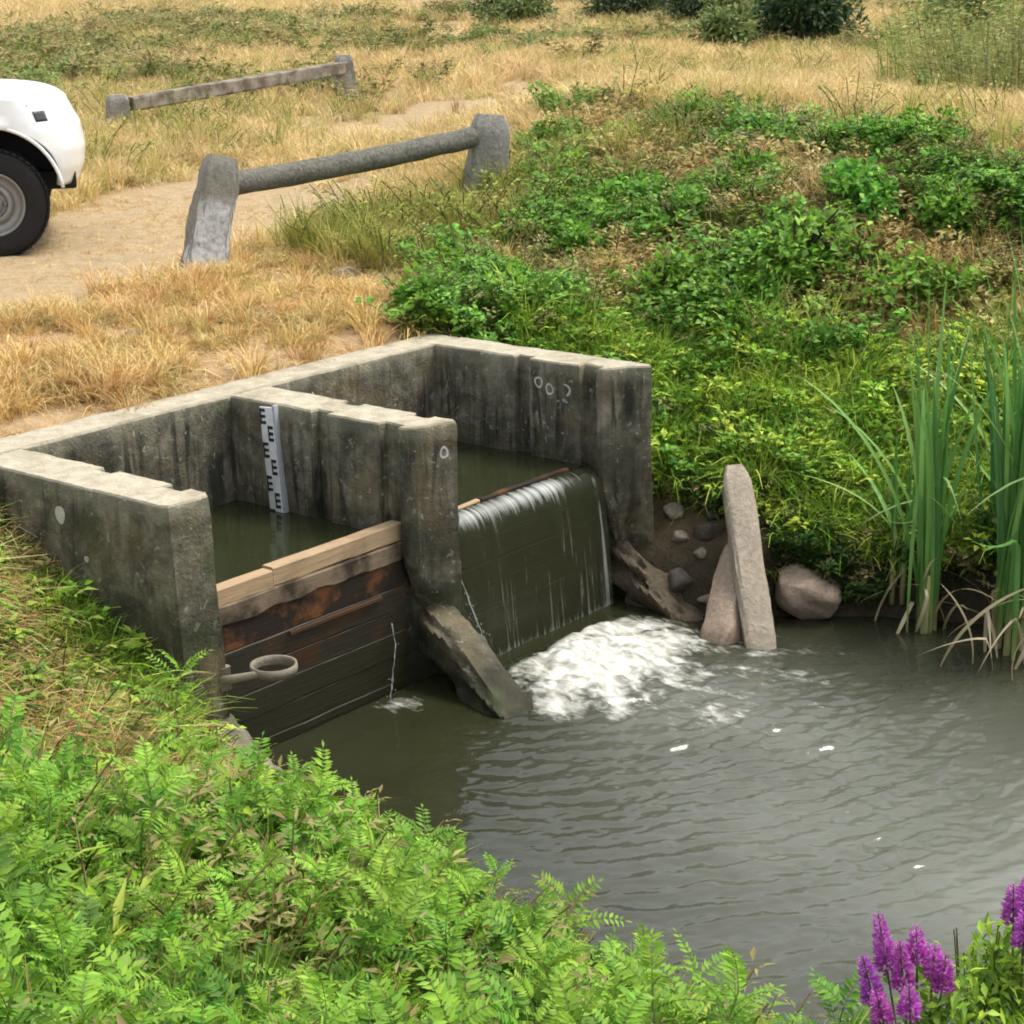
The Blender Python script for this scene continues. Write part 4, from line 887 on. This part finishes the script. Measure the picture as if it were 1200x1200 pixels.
# green-gold weeds round the rails and in the field
c_olv = proto_col('weed_tuft', [blades(40, .34, .08, .55, .006, OLIVE, 4, .6, 11), blades(34, .42, .07, .4, .005, OLIVE, 4, .5, 12), blades(40, .36, .08, .7, .005, OLIVE[:4] + STRAW2, 4, .6, 13), leafy(5, .40, .12, .04, .014, 22, OLIVE, 14), blades(30, .4, .09, .6, .006, STRAW2, 4, .6, 15)], M['grass'])
def d_weed(x, y):
    a = np.exp(-(((x - 5.4) / 1.1) ** 2 + ((y - 2.05) / .55) ** 2)) * 1.2 * (x > 4.1) * (1 - .85 * np.exp(-(((x - 5.7) / .75) ** 2 + ((y - 2.0) / .55) ** 2)))
    b = np.exp(-(seg_d(x, y, [(6.5, 8.5), (13, 10.2)]) / 1.5) ** 2) * .55
    c = .75 * sm(.50, .62, fbm(x * .22 + 3, y * .22, 421, 3)) * (y > 7.5) * (1 - sm(.2, .5, pathness(x, y)))
    c = c + .8 * np.exp(-(seg_d(x, y, [(13, 19), (34, 31)]) / 4.0) ** 2) * sm(.35, .55, fbm(x * .5, y * .5, 423, 3))
    e = .6 * sm(6.8, 7.8, x) * (1 - sm(9.5, 11.5, x)) * (y < 3) * sm(.4, .55, fbm(x * .9, y * .9, 422, 3))
    return np.clip((a + b + c + e) * (1 - pathness(x, y)), 0, 1) * (1 - .7 * rightbank(x, y)) * (dwater(x, y) > 1.0)
P = np.concatenate([sample(9000, 2.6, 8, .8, 4, d_weed), sample(22000, 3, 30, -5, 30, d_weed), sample(14000, 20, 70, 5, 70, d_weed)])
put('weed_cover', c_olv, 5, P, .65, 1.25, 'yellow-green weeds around the rails and through the field')

# far bank
c_bk = proto_col('tussock', [blades(46, .34, .16, .8, .010, OLIVE + DULL, 4, .7, 71), leafy(9, .42, .2, .09, .035, 24, DULL, 72), blades(46, .30, .18, 1.0, .010, [(.40, .25, .12), (.34, .22, .10), (.46, .32, .16)], 4, .8, 73), leafy(9, .38, .2, .08, .035, 24, MIDGREEN, 74)], M['grass'])
def d_back(x, y): return np.clip(np.exp(-(seg_d(x, y, [(11, 19), (30, 33)]) / 4.2) ** 2) + .9 * np.exp(-(seg_d(x, y, [(24, 18), (27.5, 13.5), (27, 9)]) / 2.2) ** 2) + .6 * sm(.55, .7, fbm(x * .25, y * .25, 431, 3)) * (y > 12), 0, 1) * sm(.35, .55, fbm(x * .6, y * .6, 481, 3))
P = sample(16000, 8, 45, 5, 45, d_back)
put('field_tussocks', c_bk, 4, P, .7, 1.5, 'brown and olive tussocks at the back of the field', .15)
c_brm = proto_col('bramble_tuft', [leafy(10, .34, .14, .044, .031, 30, BRAMBLE, 21), leafy(9, .28, .16, .040, .028, 32, BRAMBLE, 22), leafy(9, .28, .12, .044, .026, 28, GREEN, 23), leafy(9, .34, .16, .035, .017, 28, DULL, 24), leafy(7, .26, .15, .05, .02, 20, STRAW2, 25, (.2, .13, .06)), blades(36, .30, .12, 1.0, .006, STRAW, 4, .8, 26), blades(36, .30, .12, .9, .006, DULL, 4, .8, 27)], M['leaf'])
def bank_id(P, n):
    x, y = P[:, 0], P[:, 1]; g = fbm(x * 1.5, y * 1.5, 431, 3) + .05 * (1 - sm(3.6, 5.6, x)) + rng.normal(0, .05, n) - .06 * sm(5.0, 6.6, x)
    return np.where(g > .55, rng.integers(0, 3, n), np.where(g > .49, rng.choice([2, 3, 3, 6], n), np.where(g > .42, rng.choice([3, 4, 6, 5], n), rng.choice([4, 5, 5, 6], n))))
def d_bank(x, y):
    d = dwater(x, y); return rightbank(x, y) * sm(.35, .7, d) * (.25 + .75 * sm(1.1, 1.9, d)) * sm(.2, .4, fbm(x * 2.6, y * 2.6, 441, 2))
P = sample(13500, 3.0, 9.5, -5, 4.2, d_bank)
put('bank_undergrowth', c_brm, 7, P, .55, 1.1, 'tangled low brambles and withered stalks on the far bank', .25, .03, bank_id)
c_gr = proto_col('lush_tuft', [blades(40, .36, .08, .8, .0075, LUSH, 5, .8, 31), blades(36, .28, .09, 1.1, .008, LUSH, 5, 1.0, 32), blades(40, .42, .07, .6, .007, GREEN, 5, .7, 33), leafy(8, .25, .12, .05, .024, 22, LUSH, 34)], M['grass'])
def d_lush(x, y):
    d = dwater(x, y)
    a = (x > 3.16) * (x < 6.5) * (y < .1) * (1 - sm(1.25, 2.05, d + .6 * (fbm(x, y, 451, 3) - .5))) * sm(.06, .2, d) * (1 - (x < 3.55) * (y > -2.05) * (d < .5))
    b = np.exp(-(seg_d(x, y, [(-.42, -.75), (-.45, -1.25)]) / .13) ** 2) * .8 * (x < -.36) + .0
    return np.clip(a * sm(.30, .45, fbm(x * 1.8, y * 1.8, 452, 2)) + b, 0, 1)
P = np.concatenate([sample(8500, 3.1, 6.5, -5, .2, d_lush), sample(2600, -1.1, -.33, -1.7, -.2, d_lush)])
put('lush_grass', c_gr, 4, P, .6, 1.2, 'bright green long grass along the waterline and by the near wall', .2, .02)
# hanging dark growth over the cut bank
c_dk = proto_col('dark_tuft', [leafy(8, .22, .12, .05, .03, 20, [(.04, .09, .018), (.06, .13, .022), (.035, .07, .018)], 36), leafy(6, .2, .12, .05, .016, 18, DULL, 37, (.1, .07, .04))], M['leaf'])
P = sample(3000, 2.95, 5.2, -5, -.9, lambda x, y: (x > 3.14) * sm(.03, .12, dwater(x, y)) * (1 - sm(.45, .7, dwater(x, y))) * .7 * (1 - (x < 3.5) * (y > -2.05) * (dwater(x, y) < .45)))
put('creeping_plants', c_dk, 2, P, .5, 1.0, 'dark creeping plants over the cut edge of the far bank', .4)
# left bank beside the near wall: mixed withered growth
c_mx = proto_col('withered_tuft', [blades(36, .26, .10, 1.3, .006, STRAW, 4, .9, 41), blades(30, .22, .1, 1.3, .006, DULL, 4, .9, 42), leafy(7, .24, .12, .04, .018, 18, DULL, 43, (.18, .1, .05)), blades(34, .3, .09, .9, .006, LUSH, 4, .9, 44), leafy(7, .22, .12, .05, .022, 18, GREEN, 45)], M['grass'])
P = sample(6000, -3.2, -.34, -2.6, .4, lambda x, y: (1 - sm(-.5, .1, y)) * .8 * (dwater(x, y) > .22))
put('withered_cover', c_mx, 5, P, .6, 1.1, 'withered straw and scattered weeds left of the near wing wall', .25, .01, lambda P, n: rng.choice([0, 0, 0, 0, 1, 1, 2, 3, 4], n))
# foreground
PINY = [(.17, .34, .035), (.22, .39, .045), (.14, .30, .03)]; PIND = [(.07, .18, .028), (.09, .21, .03), (.11, .23, .035)]
c_pin = proto_col('pinnate_shoot', [pinnate(.50, 15, 51, PIN, .17, 9, .042, .015), pinnate(.42, 14, 52, PIN, .16, 9, .038, .013), pinnate(.58, 18, 53, PINY, .18, 10, .040, .013), pinnate(.36, 11, 54, PIND, .20, 8, .05, .019, .5), pinnate(.46, 14, 55, PIN[1:4] + PINY[:1], .17, 9, .042, .014, .35), pinnate(.40, 12, 56, PIND, .22, 8, .056, .021, .3), pinnate(.54, 16, 50, PINY, .17, 11, .034, .011, .3)], M['leaf'])
P = sample(7400, -4.2, .3, -6.2, -.9, lambda x, y: foreground(x, y) * (.25 + .75 * sm(.3, .5, fbm(x * 1.5, y * 1.5, 471, 3))), 300, 1.9)
c_und = proto_col('under_leaf', [blades(30, .5, .1, .6, .008, LUSH + STRAW2[:1], 5, .6, 60), leafy(6, .42, .12, .04, .012, 22, [(.30, .24, .09), (.36, .30, .12), (.25, .26, .08)], 61, (.28, .2, .09)), leafy(8, .30, .14, .07, .03, 20, GREEN, 57), leafy(7, .34, .12, .09, .018, 18, LUSH, 58), leafy(7, .26, .14, .05, .02, 20, [(.09, .18, .035), (.12, .22, .04), (.20, .20, .07)], 59)], M['leaf'])
P2 = sample(3800, -4.2, .3, -6.2, -.9, lambda x, y: foreground(x, y) * .8, 300, 1.9)
put('foreground_undergrowth', c_und, 5, P2, .75, 1.25, 'mixed narrow-leaved plants among the pinnate ones on the near bank', .25, .02, None, .35)
P = P[np.argsort(rng.random(len(P)))]
put('leafy_foreground', c_pin, 7, P, .45, 1.05, 'mass of bright green pinnate-leaved plants covering the near bank', .2, .02, None, .42)

# ================================================================ single plants
def mesh_obj(name, parts, m, parent=None):
    v, f, c = joinp(parts) if isinstance(parts, list) else parts
    return obj(name, mesh(name, v, f, [m], True, None, c), parent)
def crown_leaves(n, rx, ry, rz, leaf, lw, cols, sd, lumps=9, c0=(0, 0, 0)):
    """leaves spread through a lumpy volume, thickest in clumps near the surface"""
    r = np.random.default_rng(sd); cc = r.normal(size=(lumps, 3)); cc /= np.linalg.norm(cc, axis=1)[:, None]; cc *= .62 * r.random((lumps, 1)) ** .4; cc[:, 2] = np.abs(cc[:, 2]) * .9
    k = r.integers(0, lumps, n); q = r.normal(size=(n, 3)); q /= np.linalg.norm(q, axis=1)[:, None]; q *= (.44 * r.random((n, 1)) ** .45)
    p = cc[k] + q; p = p[p[:, 2] > -.12]; n = len(p); P = p * np.array([rx, ry, rz]) + np.array(c0)
    Dv = p + r.normal(0, .5, (n, 3)); U = np.stack([r.normal(0, .45, n), r.normal(0, .45, n), np.ones(n)], 1)
    v, f, c = leaf_set(P, Dv, U, leaf * (.6 + .8 * r.random(n)), lw * (.6 + .8 * r.random(n)), cols, r, .18, .3)
    return v, f, c * np.repeat((.75 + .5 * r.random(lumps))[k[:n]], 9)[:, None]
def shrub(name, x, y, rx, rz, n, leaf, lw, cols, sd, label, cat, group=None, lumps=9, sink=.05, stemcol=(.10, .075, .045), lift=0.0, thick=None):
    z = float(ground(x, y)) - sink; t = empty(name, (x, y, z)); tag(t, label, cat, group); r = np.random.default_rng(sd)
    mesh_obj('crown', crown_leaves(n, rx, rx * (.8 + .3 * r.random()), rz, leaf, lw, cols, sd, lumps, (0, 0, rz * .15 + lift)), M['leaf'], t)
    S = []
    for k in range(9):
        a = r.uniform(0, 6.28); e = np.array([rx * .55 * math.cos(a) * r.random(), rx * .55 * math.sin(a) * r.random(), rz * (.5 + .35 * r.random()) + lift]); m = e * np.array([.35, .35, .55]); S.append(stem_set(np.array([[0, 0, 0], m]), np.array([m, e]), thick or .006 + .012 * rx, stemcol))
    mesh_obj('stems', S, M['leaf'], t); return t
BR = [(3.32, 0.40, 0.4, 0.42, 'bramble patch at the far corner of the headwall'),
      (3.67, 0.09, 0.42, 0.42, 'bramble patch along the far wing wall beside the corner one'),
      (5.08, 0.63, 0.42, 0.38, 'dark green bramble mound below the right rail post'),
      (4.60, -0.36, 0.52, 0.52, 'large bright bramble mound in the middle of the far bank'),
      (5.53, 0.08, 0.45, 0.42, 'bramble mound near the top edge of the far bank, below the field'),
      (5.35, -0.91, 0.62, 0.6, 'tallest bright bramble mound high on the far bank'),
      (4.69, -1.50, 0.36, 0.36, 'bramble mound low on the far bank above the boulder'),
      (4.88, -0.82, 0.38, 0.38, 'small bramble mound between the two largest ones'),
      (5.45, -1.41, 0.5, 0.5, 'bramble mound high on the far bank, left of the reed tops'),
      (6.50, 1.87, 0.4, 0.34, 'low bramble mound just right of the right rail post'),
      (5.61, -1.93, 0.46, 0.42, 'bramble mound behind the cattail leaves'),
      (6.10, 0.93, 0.42, 0.4, 'bramble mound on the bank crest, second right of the right rail post'),
      (6.50, 0.15, 0.4, 0.38, 'bramble mound on the bank crest straight above the leaning beam'),
      (6.18, -0.93, 0.46, 0.42, 'bramble mound near the bank crest, above the one left of the reed tops'),
      (6.24, -1.53, 0.46, 0.42, 'bramble mound near the bank crest at the right edge')]
for k, (x, y, rx, rz, lab) in enumerate(BR):
    shrub('bramble_bush', x, y, rx * .92, rz * .95, 1500, .054, .038, BRAMBLE if k % 3 else BRAMBLE[1:] + GREEN[:2], 500 + k, lab, 'bramble', 'brambles on the far bank', 7)
DARK = [(.045, .085, .035), (.06, .105, .04), (.08, .13, .045), (.035, .065, .03)]; MIDG = [(.14, .20, .06), (.19, .25, .075), (.11, .16, .05), (.24, .27, .09)]
for k, (x, y, rx, rz, n, cols, lab) in enumerate([
        (27.5, 12.2, 1.35, 1.75, 4200, DARK, 'dark round bush standing in the field, nearest of the far bushes'), (37.5, 22.6, 2.0, 2.2, 3600, DARK, 'dark bush at the top edge, left of the round bush'),
        (31.6, 22.8, 1.1, 1.0, 2600, MIDG, 'paler olive bush in front of the dark one at the top edge'), (31.2, 16.2, 1.1, 1.0, 2600, MIDG, 'low olive bush between the two dark bushes'),
        (25.8, 12.9, .9, .8, 2000, MIDG, 'small olive bush leaning on the dark round bush'), (41, 55.5, 2.0, 1.6, 2200, DARK, 'dark hedge bush at the upper left corner'), (41.5, 28.6, 1.6, 1.5, 2200, MIDG, 'grey-green bush at the top edge above the near rail'), (30.8, 10.2, 1.1, 1.2, 2400, MIDG, 'grey-green bush right of the dark round bush'),
        (34.6, 25.4, 1.5, 1.5, 2400, DARK, 'dark hedge bush at the top edge above the right rail post'), (34.2, 21.2, 1.6, 1.6, 2600, DARK, 'dark hedge bush at the top edge, between the olive and grey-green ones'), (32.6, 18.0, 1.5, 1.5, 2400, DARK, 'dark hedge bush behind the low olive bush'), (33.0, 11.4, 1.6, 1.7, 2400, MIDG, 'tall olive bush at the top edge, left of the reeds')]):
    shrub('field_bush', x, y, rx, rz, n, .15, .075, cols, 540 + k, lab, 'bush', 'bushes at the back of the field', 11)
# tall reeds and weeds at the upper right
TALL = [(.33, .36, .10), (.26, .31, .08), (.44, .40, .15), (.20, .27, .065)]
for k, (x, y, h, n, lab) in enumerate([(13.6, 1.55, 1.3, 420, 'tall green weed stand at the right edge above the bank'), (15.4, 2.6, 1.6, 420, 'tall yellow-green reeds at the upper right, behind the weed stand'), (17.4, 4.1, 1.6, 380, 'tall reeds left of the upper right stand'), (18.6, 2.9, 1.9, 420, 'tallest rusty reeds in the upper right corner'), (20.5, 5.4, 1.6, 320, 'thin tall weeds between the round bush and the reeds')]):
    t = empty('reed_stand', (x, y, float(ground(x, y)) - .03)); tag(t, lab, 'reeds', 'tall reeds at the upper right')
    mesh_obj('stalks', [blades(n, h * .8, .95, .5, .013, TALL if k != 3 else TALL + [(.45, .26, .12)], 5, .5, 600 + k, .85)], M['grass'], t)
    mesh_obj('side_leaves', leafy(60, h * .75, .95, .10, .03, 34, TALL[1:] if k else MIDG, 610 + k, (.2, .2, .07), .15), M['grass'], t)
# green weed at the edge of the field, upper right
shrub('weed_clump', 13.1, 2.2, .34, .42, 700, .08, .04, GREEN, 640, 'small green weed alone on the pale grass at the upper right', 'weed', None, 6)

# cattails: every leaf its own piece
def leaf_strip(name, L, w, bend, az, col, sd, kink=None):
    r = np.random.default_rng(sd); n = 14; t = np.linspace(0, 1, n); out = bend * L * t ** 2.2; z = L * (t - .35 * bend * t ** 3)
    if kink: u, drop = kink; k = np.clip((t - u) / (1 - u), 0, 1); out = out + k * L * (1 - u) * .85; z = z - k * L * (1 - u) * (1 + drop * k)
    ww = w * np.minimum(1, .55 + t * 2) * (1 - t ** 5) * .5 + .0008; d = np.array([math.cos(az), math.sin(az), 0]); tw = r.uniform(-1.2, 1.2) + t * r.uniform(-1.2, 1.2); sd_ = np.array([-math.sin(az), math.cos(az), 0]); V = np.zeros((n, 3, 3))
    for i in range(n):
        s_ = sd_ * math.cos(tw[i]) + d * math.sin(tw[i]); c = d * out[i] + np.array([0, 0, z[i]]); nn = np.cross(s_, [0, 0, 1]); V[i, 0] = c - s_ * ww[i]; V[i, 1] = c + nn * ww[i] * .35; V[i, 2] = c + s_ * ww[i]
    g = np.linspace(.9, 1.1, n)[:, None, None] * np.array(col)[None, None, :] * np.ones((n, 3, 1)); lo = (1 - sm(.03, .16, t))[:, None, None]; g = g * (1 - .7 * lo) + np.array([.42, .38, .16]) * .7 * lo
    return mesh(name, V.reshape(-1, 3), grid_faces(n, 3), [M['reed']], True, None, g.reshape(-1, 3))
CT = [(.12, .28, .07), (.16, .34, .08), (.10, .23, .07), (.22, .39, .10)]
DRY = [(.50, .42, .26), (.58, .50, .33), (.42, .34, .2)]
GREENL = [leaf_strip('leaf', 1.0, .020, b, 0, CT[k % 4], 700 + k) for k, b in enumerate((.03, .08, .13, .21, .06, .32, .11, .48))]
BENTL = [leaf_strip('leaf', 1.0, .019, .06, 0, CT[3], 720, (.62, .15)), leaf_strip('leaf', 1.0, .019, .05, 0, (.30, .42, .16), 721, (.70, .4)), leaf_strip('leaf', 1.0, .02, .08, 0, CT[1], 722, (.5, -.35))]
DRYL = [leaf_strip('leaf', 1.0, .022, .5, 0, DRY[0], 730), leaf_strip('leaf', 1.0, .022, .3, 0, DRY[1], 731, (.55, .5)), leaf_strip('leaf', 1.0, .02, .9, 0, DRY[2], 732)]
def cattail(x, y, z, nst, per, h, rad, lab, sd, dry=6, bent=4):
    t = empty('cattail_clump', (x, y, z)); tag(t, lab, 'cattail', 'cattails at the water edge'); r = np.random.default_rng(sd)
    for s in range(nst):
        a = r.uniform(0, 6.28); q = rad * r.random() ** .5; bx, by = q * math.cos(a), q * math.sin(a)
        mb = MB(); mb.tube([(bx, by, -.1), (bx, by, .16), (bx + .004, by, .34)], [.017, .015, .008], 7); ob = mb.build('sheath', M['sheath'], t)
        for k in range(per): obj('leaf', GREENL[r.integers(0, 8)], t, (bx + r.normal(0, .012), by + r.normal(0, .012), .0), (r.normal(0, .04), r.normal(0, .04), r.uniform(0, 6.28)), (1.25, 1.25, h * (.62 + .42 * r.random())))
    for k in range(bent): obj('leaf', BENTL[k % 3], t, (r.normal(0, rad * .6), r.normal(0, rad * .6), 0), (0, 0, r.uniform(0, 6.28)), (h * .62, 1.4 if k % 2 else h * .62, h * (.5 + .2 * r.random())))
    for k in range(dry): obj('leaf', DRYL[k % 3], t, (r.normal(0, rad), r.normal(0, rad), .0), (r.normal(0, .2), r.normal(0, .2), r.uniform(0, 6.28)), (.55, .9, .38 + .3 * r.random()))
    return t
M['sheath'] = mat_plain('straw_sheath', (.36, .34, .15), .7, .2, .3, 20)
cattail(3.50, -2.86, WZ - .02, 6, 6, 2.0, .11, 'slender cattail clump rooted in the pool edge, left of the taller one', 800, 9, 6)
cattail(3.52, -3.46, WZ - .02, 11, 6, 2.45, .2, 'tall dense cattail clump at the right edge with dead straw leaves at its foot', 801, 24, 8)
cattail(3.86, -3.12, float(ground(3.86, -3.12)) - .03, 5, 6, 1.7, .2, 'shorter cattail clump on the bank behind the two in the water', 802, 4, 2)
cattail(3.62, -2.62, float(ground(3.62, -2.62)) - .05, 3, 5, .95, .10, 'small young cattail tuft left of the others', 803, 2, 1)

# purple loosestrife
def spike(L, sd):
    r = np.random.default_rng(sd); parts = []; n = int(L * 900); u = np.sort(r.random(n)); a = np.arange(n) * 2.4 + r.normal(0, .3, n)
    P = np.stack([.006 * np.cos(a), .006 * np.sin(a), L * u], 1); wid = .026 * (1 - .75 * u ** 1.5); parts.append(stem_set(np.array([[0, 0, -.05]]), np.array([[0, 0, L]]), .0035, (.14, .10, .08)))
    for q in range(4):
        aa = a + q * 1.57 + r.normal(0, .3, n); Dv = np.stack([np.cos(a) + .6 * np.cos(aa), np.sin(a) + .6 * np.sin(aa), .45 + .3 * r.random(n)], 1)
        parts.append(leaf_set(P + .35 * wid[:, None] * np.stack([np.cos(a), np.sin(a), .3 + 0 * a], 1), Dv, np.stack([np.cos(aa), np.sin(aa), .5 + 0 * a], 1), wid * (.7 + .5 * r.random(n)), wid * .42, [(.62, .13, .62), (.74, .19, .74), (.54, .10, .56), (.82, .34, .80)], r, .1, .15))
    m = max(6, n // 9); ub = r.random(m); ab = r.uniform(0, 6.28, m); parts.append(leaf_set(np.stack([.004 * np.cos(ab), .004 * np.sin(ab), L * ub], 1), np.stack([np.cos(ab), np.sin(ab), .8 + 0 * ab], 1), np.tile([0, 0, 1.], (m, 1)), .014, .006, [(.20, .09, .14), (.15, .16, .05)], r))
    return joinp(parts)
SPK = [spike(L, 850 + k) for k, L in enumerate((.15, .12, .18, .10))]; SPM = [mesh('flower_spike', v, f, [M['petal']], True, None, c) for v, f, c in SPK]
def loosestrife(x, y, z, stems, lab, sd):
    t = empty('purple_loosestrife', (x, y, z)); tag(t, lab, 'flower', 'purple loosestrife in the foreground'); r = np.random.default_rng(sd)
    for (dx, dy, h, sp) in stems:
        h = h + LIFT
        q = np.linspace(0, 1, 7); pts = np.stack([dx * q ** 1.4, dy * q ** 1.4, h * q], 1); n = 26; u = .2 + .78 * r.random(n); P = np.stack([np.interp(u, q, pts[:, k]) for k in range(3)], 1); a = r.uniform(0, 6.28, n)
        mesh_obj('stem', [stem_set(pts[:-1], pts[1:], .004, (.16, .15, .06)), leaf_set(P, np.stack([np.cos(a), np.sin(a), .5 + 0 * a], 1), np.tile([0, 0, 1.], (n, 1)), .055 * (1.2 - .6 * u), .015, GREEN + LUSH[:2], r)], M['leaf'], t)
        d = pts[-1] - pts[-2]; obj('flower_spike', SPM[sp], t, pts[-1], Vector(d).to_track_quat('Z', 'Y').to_euler())
LIFT = .20
cr = CR[:2] / np.linalg.norm(CR[:2])
def st(side, back, h, sp): return (cr[0] * side - cr[1] * back * 0 + .8 * back, cr[1] * side + .6 * back, h, sp)
loosestrife(-.86, -5.10, float(ground(-.86, -5.10)), [st(-.14, .02, .51, 0), st(-.10, .06, .58, 2), st(-.06, .02, .55, 0), st(-.02, .06, .60, 1), st(.02, .03, .58, 3), st(-.12, -.03, .47, 1), st(.04, .0, .55, 1), st(-.05, -.04, .50, 3)], 'purple flowering loosestrife leaning over the pool at the lower right', 870)
loosestrife(-.62, -5.28, float(ground(-.62, -5.28)), [st(-.03, .05, .93, 1), st(.01, .07, .96, 3), st(.04, .03, .92, 0), st(-.01, .0, .88, 1)], 'purple loosestrife spike cut by the right edge of the picture', 871)
shrub('leafy_weed', -.66, -5.17, .23, .42, 1300, .048, .017, LUSH[:3] + GREEN, 880, 'bright leafy weed under the right purple spikes', 'weed', None, 6, .05, (.20, .17, .07), .76, .0035)
# taller single shoots in the foreground
SH = [(-.78, -1.78, .56, 'tall pinnate shoot rising against the near wing wall'), (-.85, -2.85, .38, 'pinnate shoot at the pool edge below the ring bracket'), (-.78, -3.2, .42, 'pinnate shoot overhanging the calm water before the gate'), (-.80, -3.8, .42, 'pinnate shoot at the pool edge in the middle foreground'), (-.95, -4.5, .46, 'pinnate shoot left of the purple flowers'), (-1.02, -4.85, .50, 'pinnate shoot at the bottom edge beside the purple flowers'), (-.96, -5.0, .52, 'pinnate shoot right under the purple flowers')]
for k, (x, y, h, lab) in enumerate(SH):
    t = empty('leafy_shoot', (x, y, float(ground(x, y)) - .02)); tag(t, lab, 'plant', 'tall shoots in the foreground')
    mesh_obj('foliage', pinnate(h, 15, 900 + k, PIN, .19, 10, .042, .015, .2), M['leaf'], t)
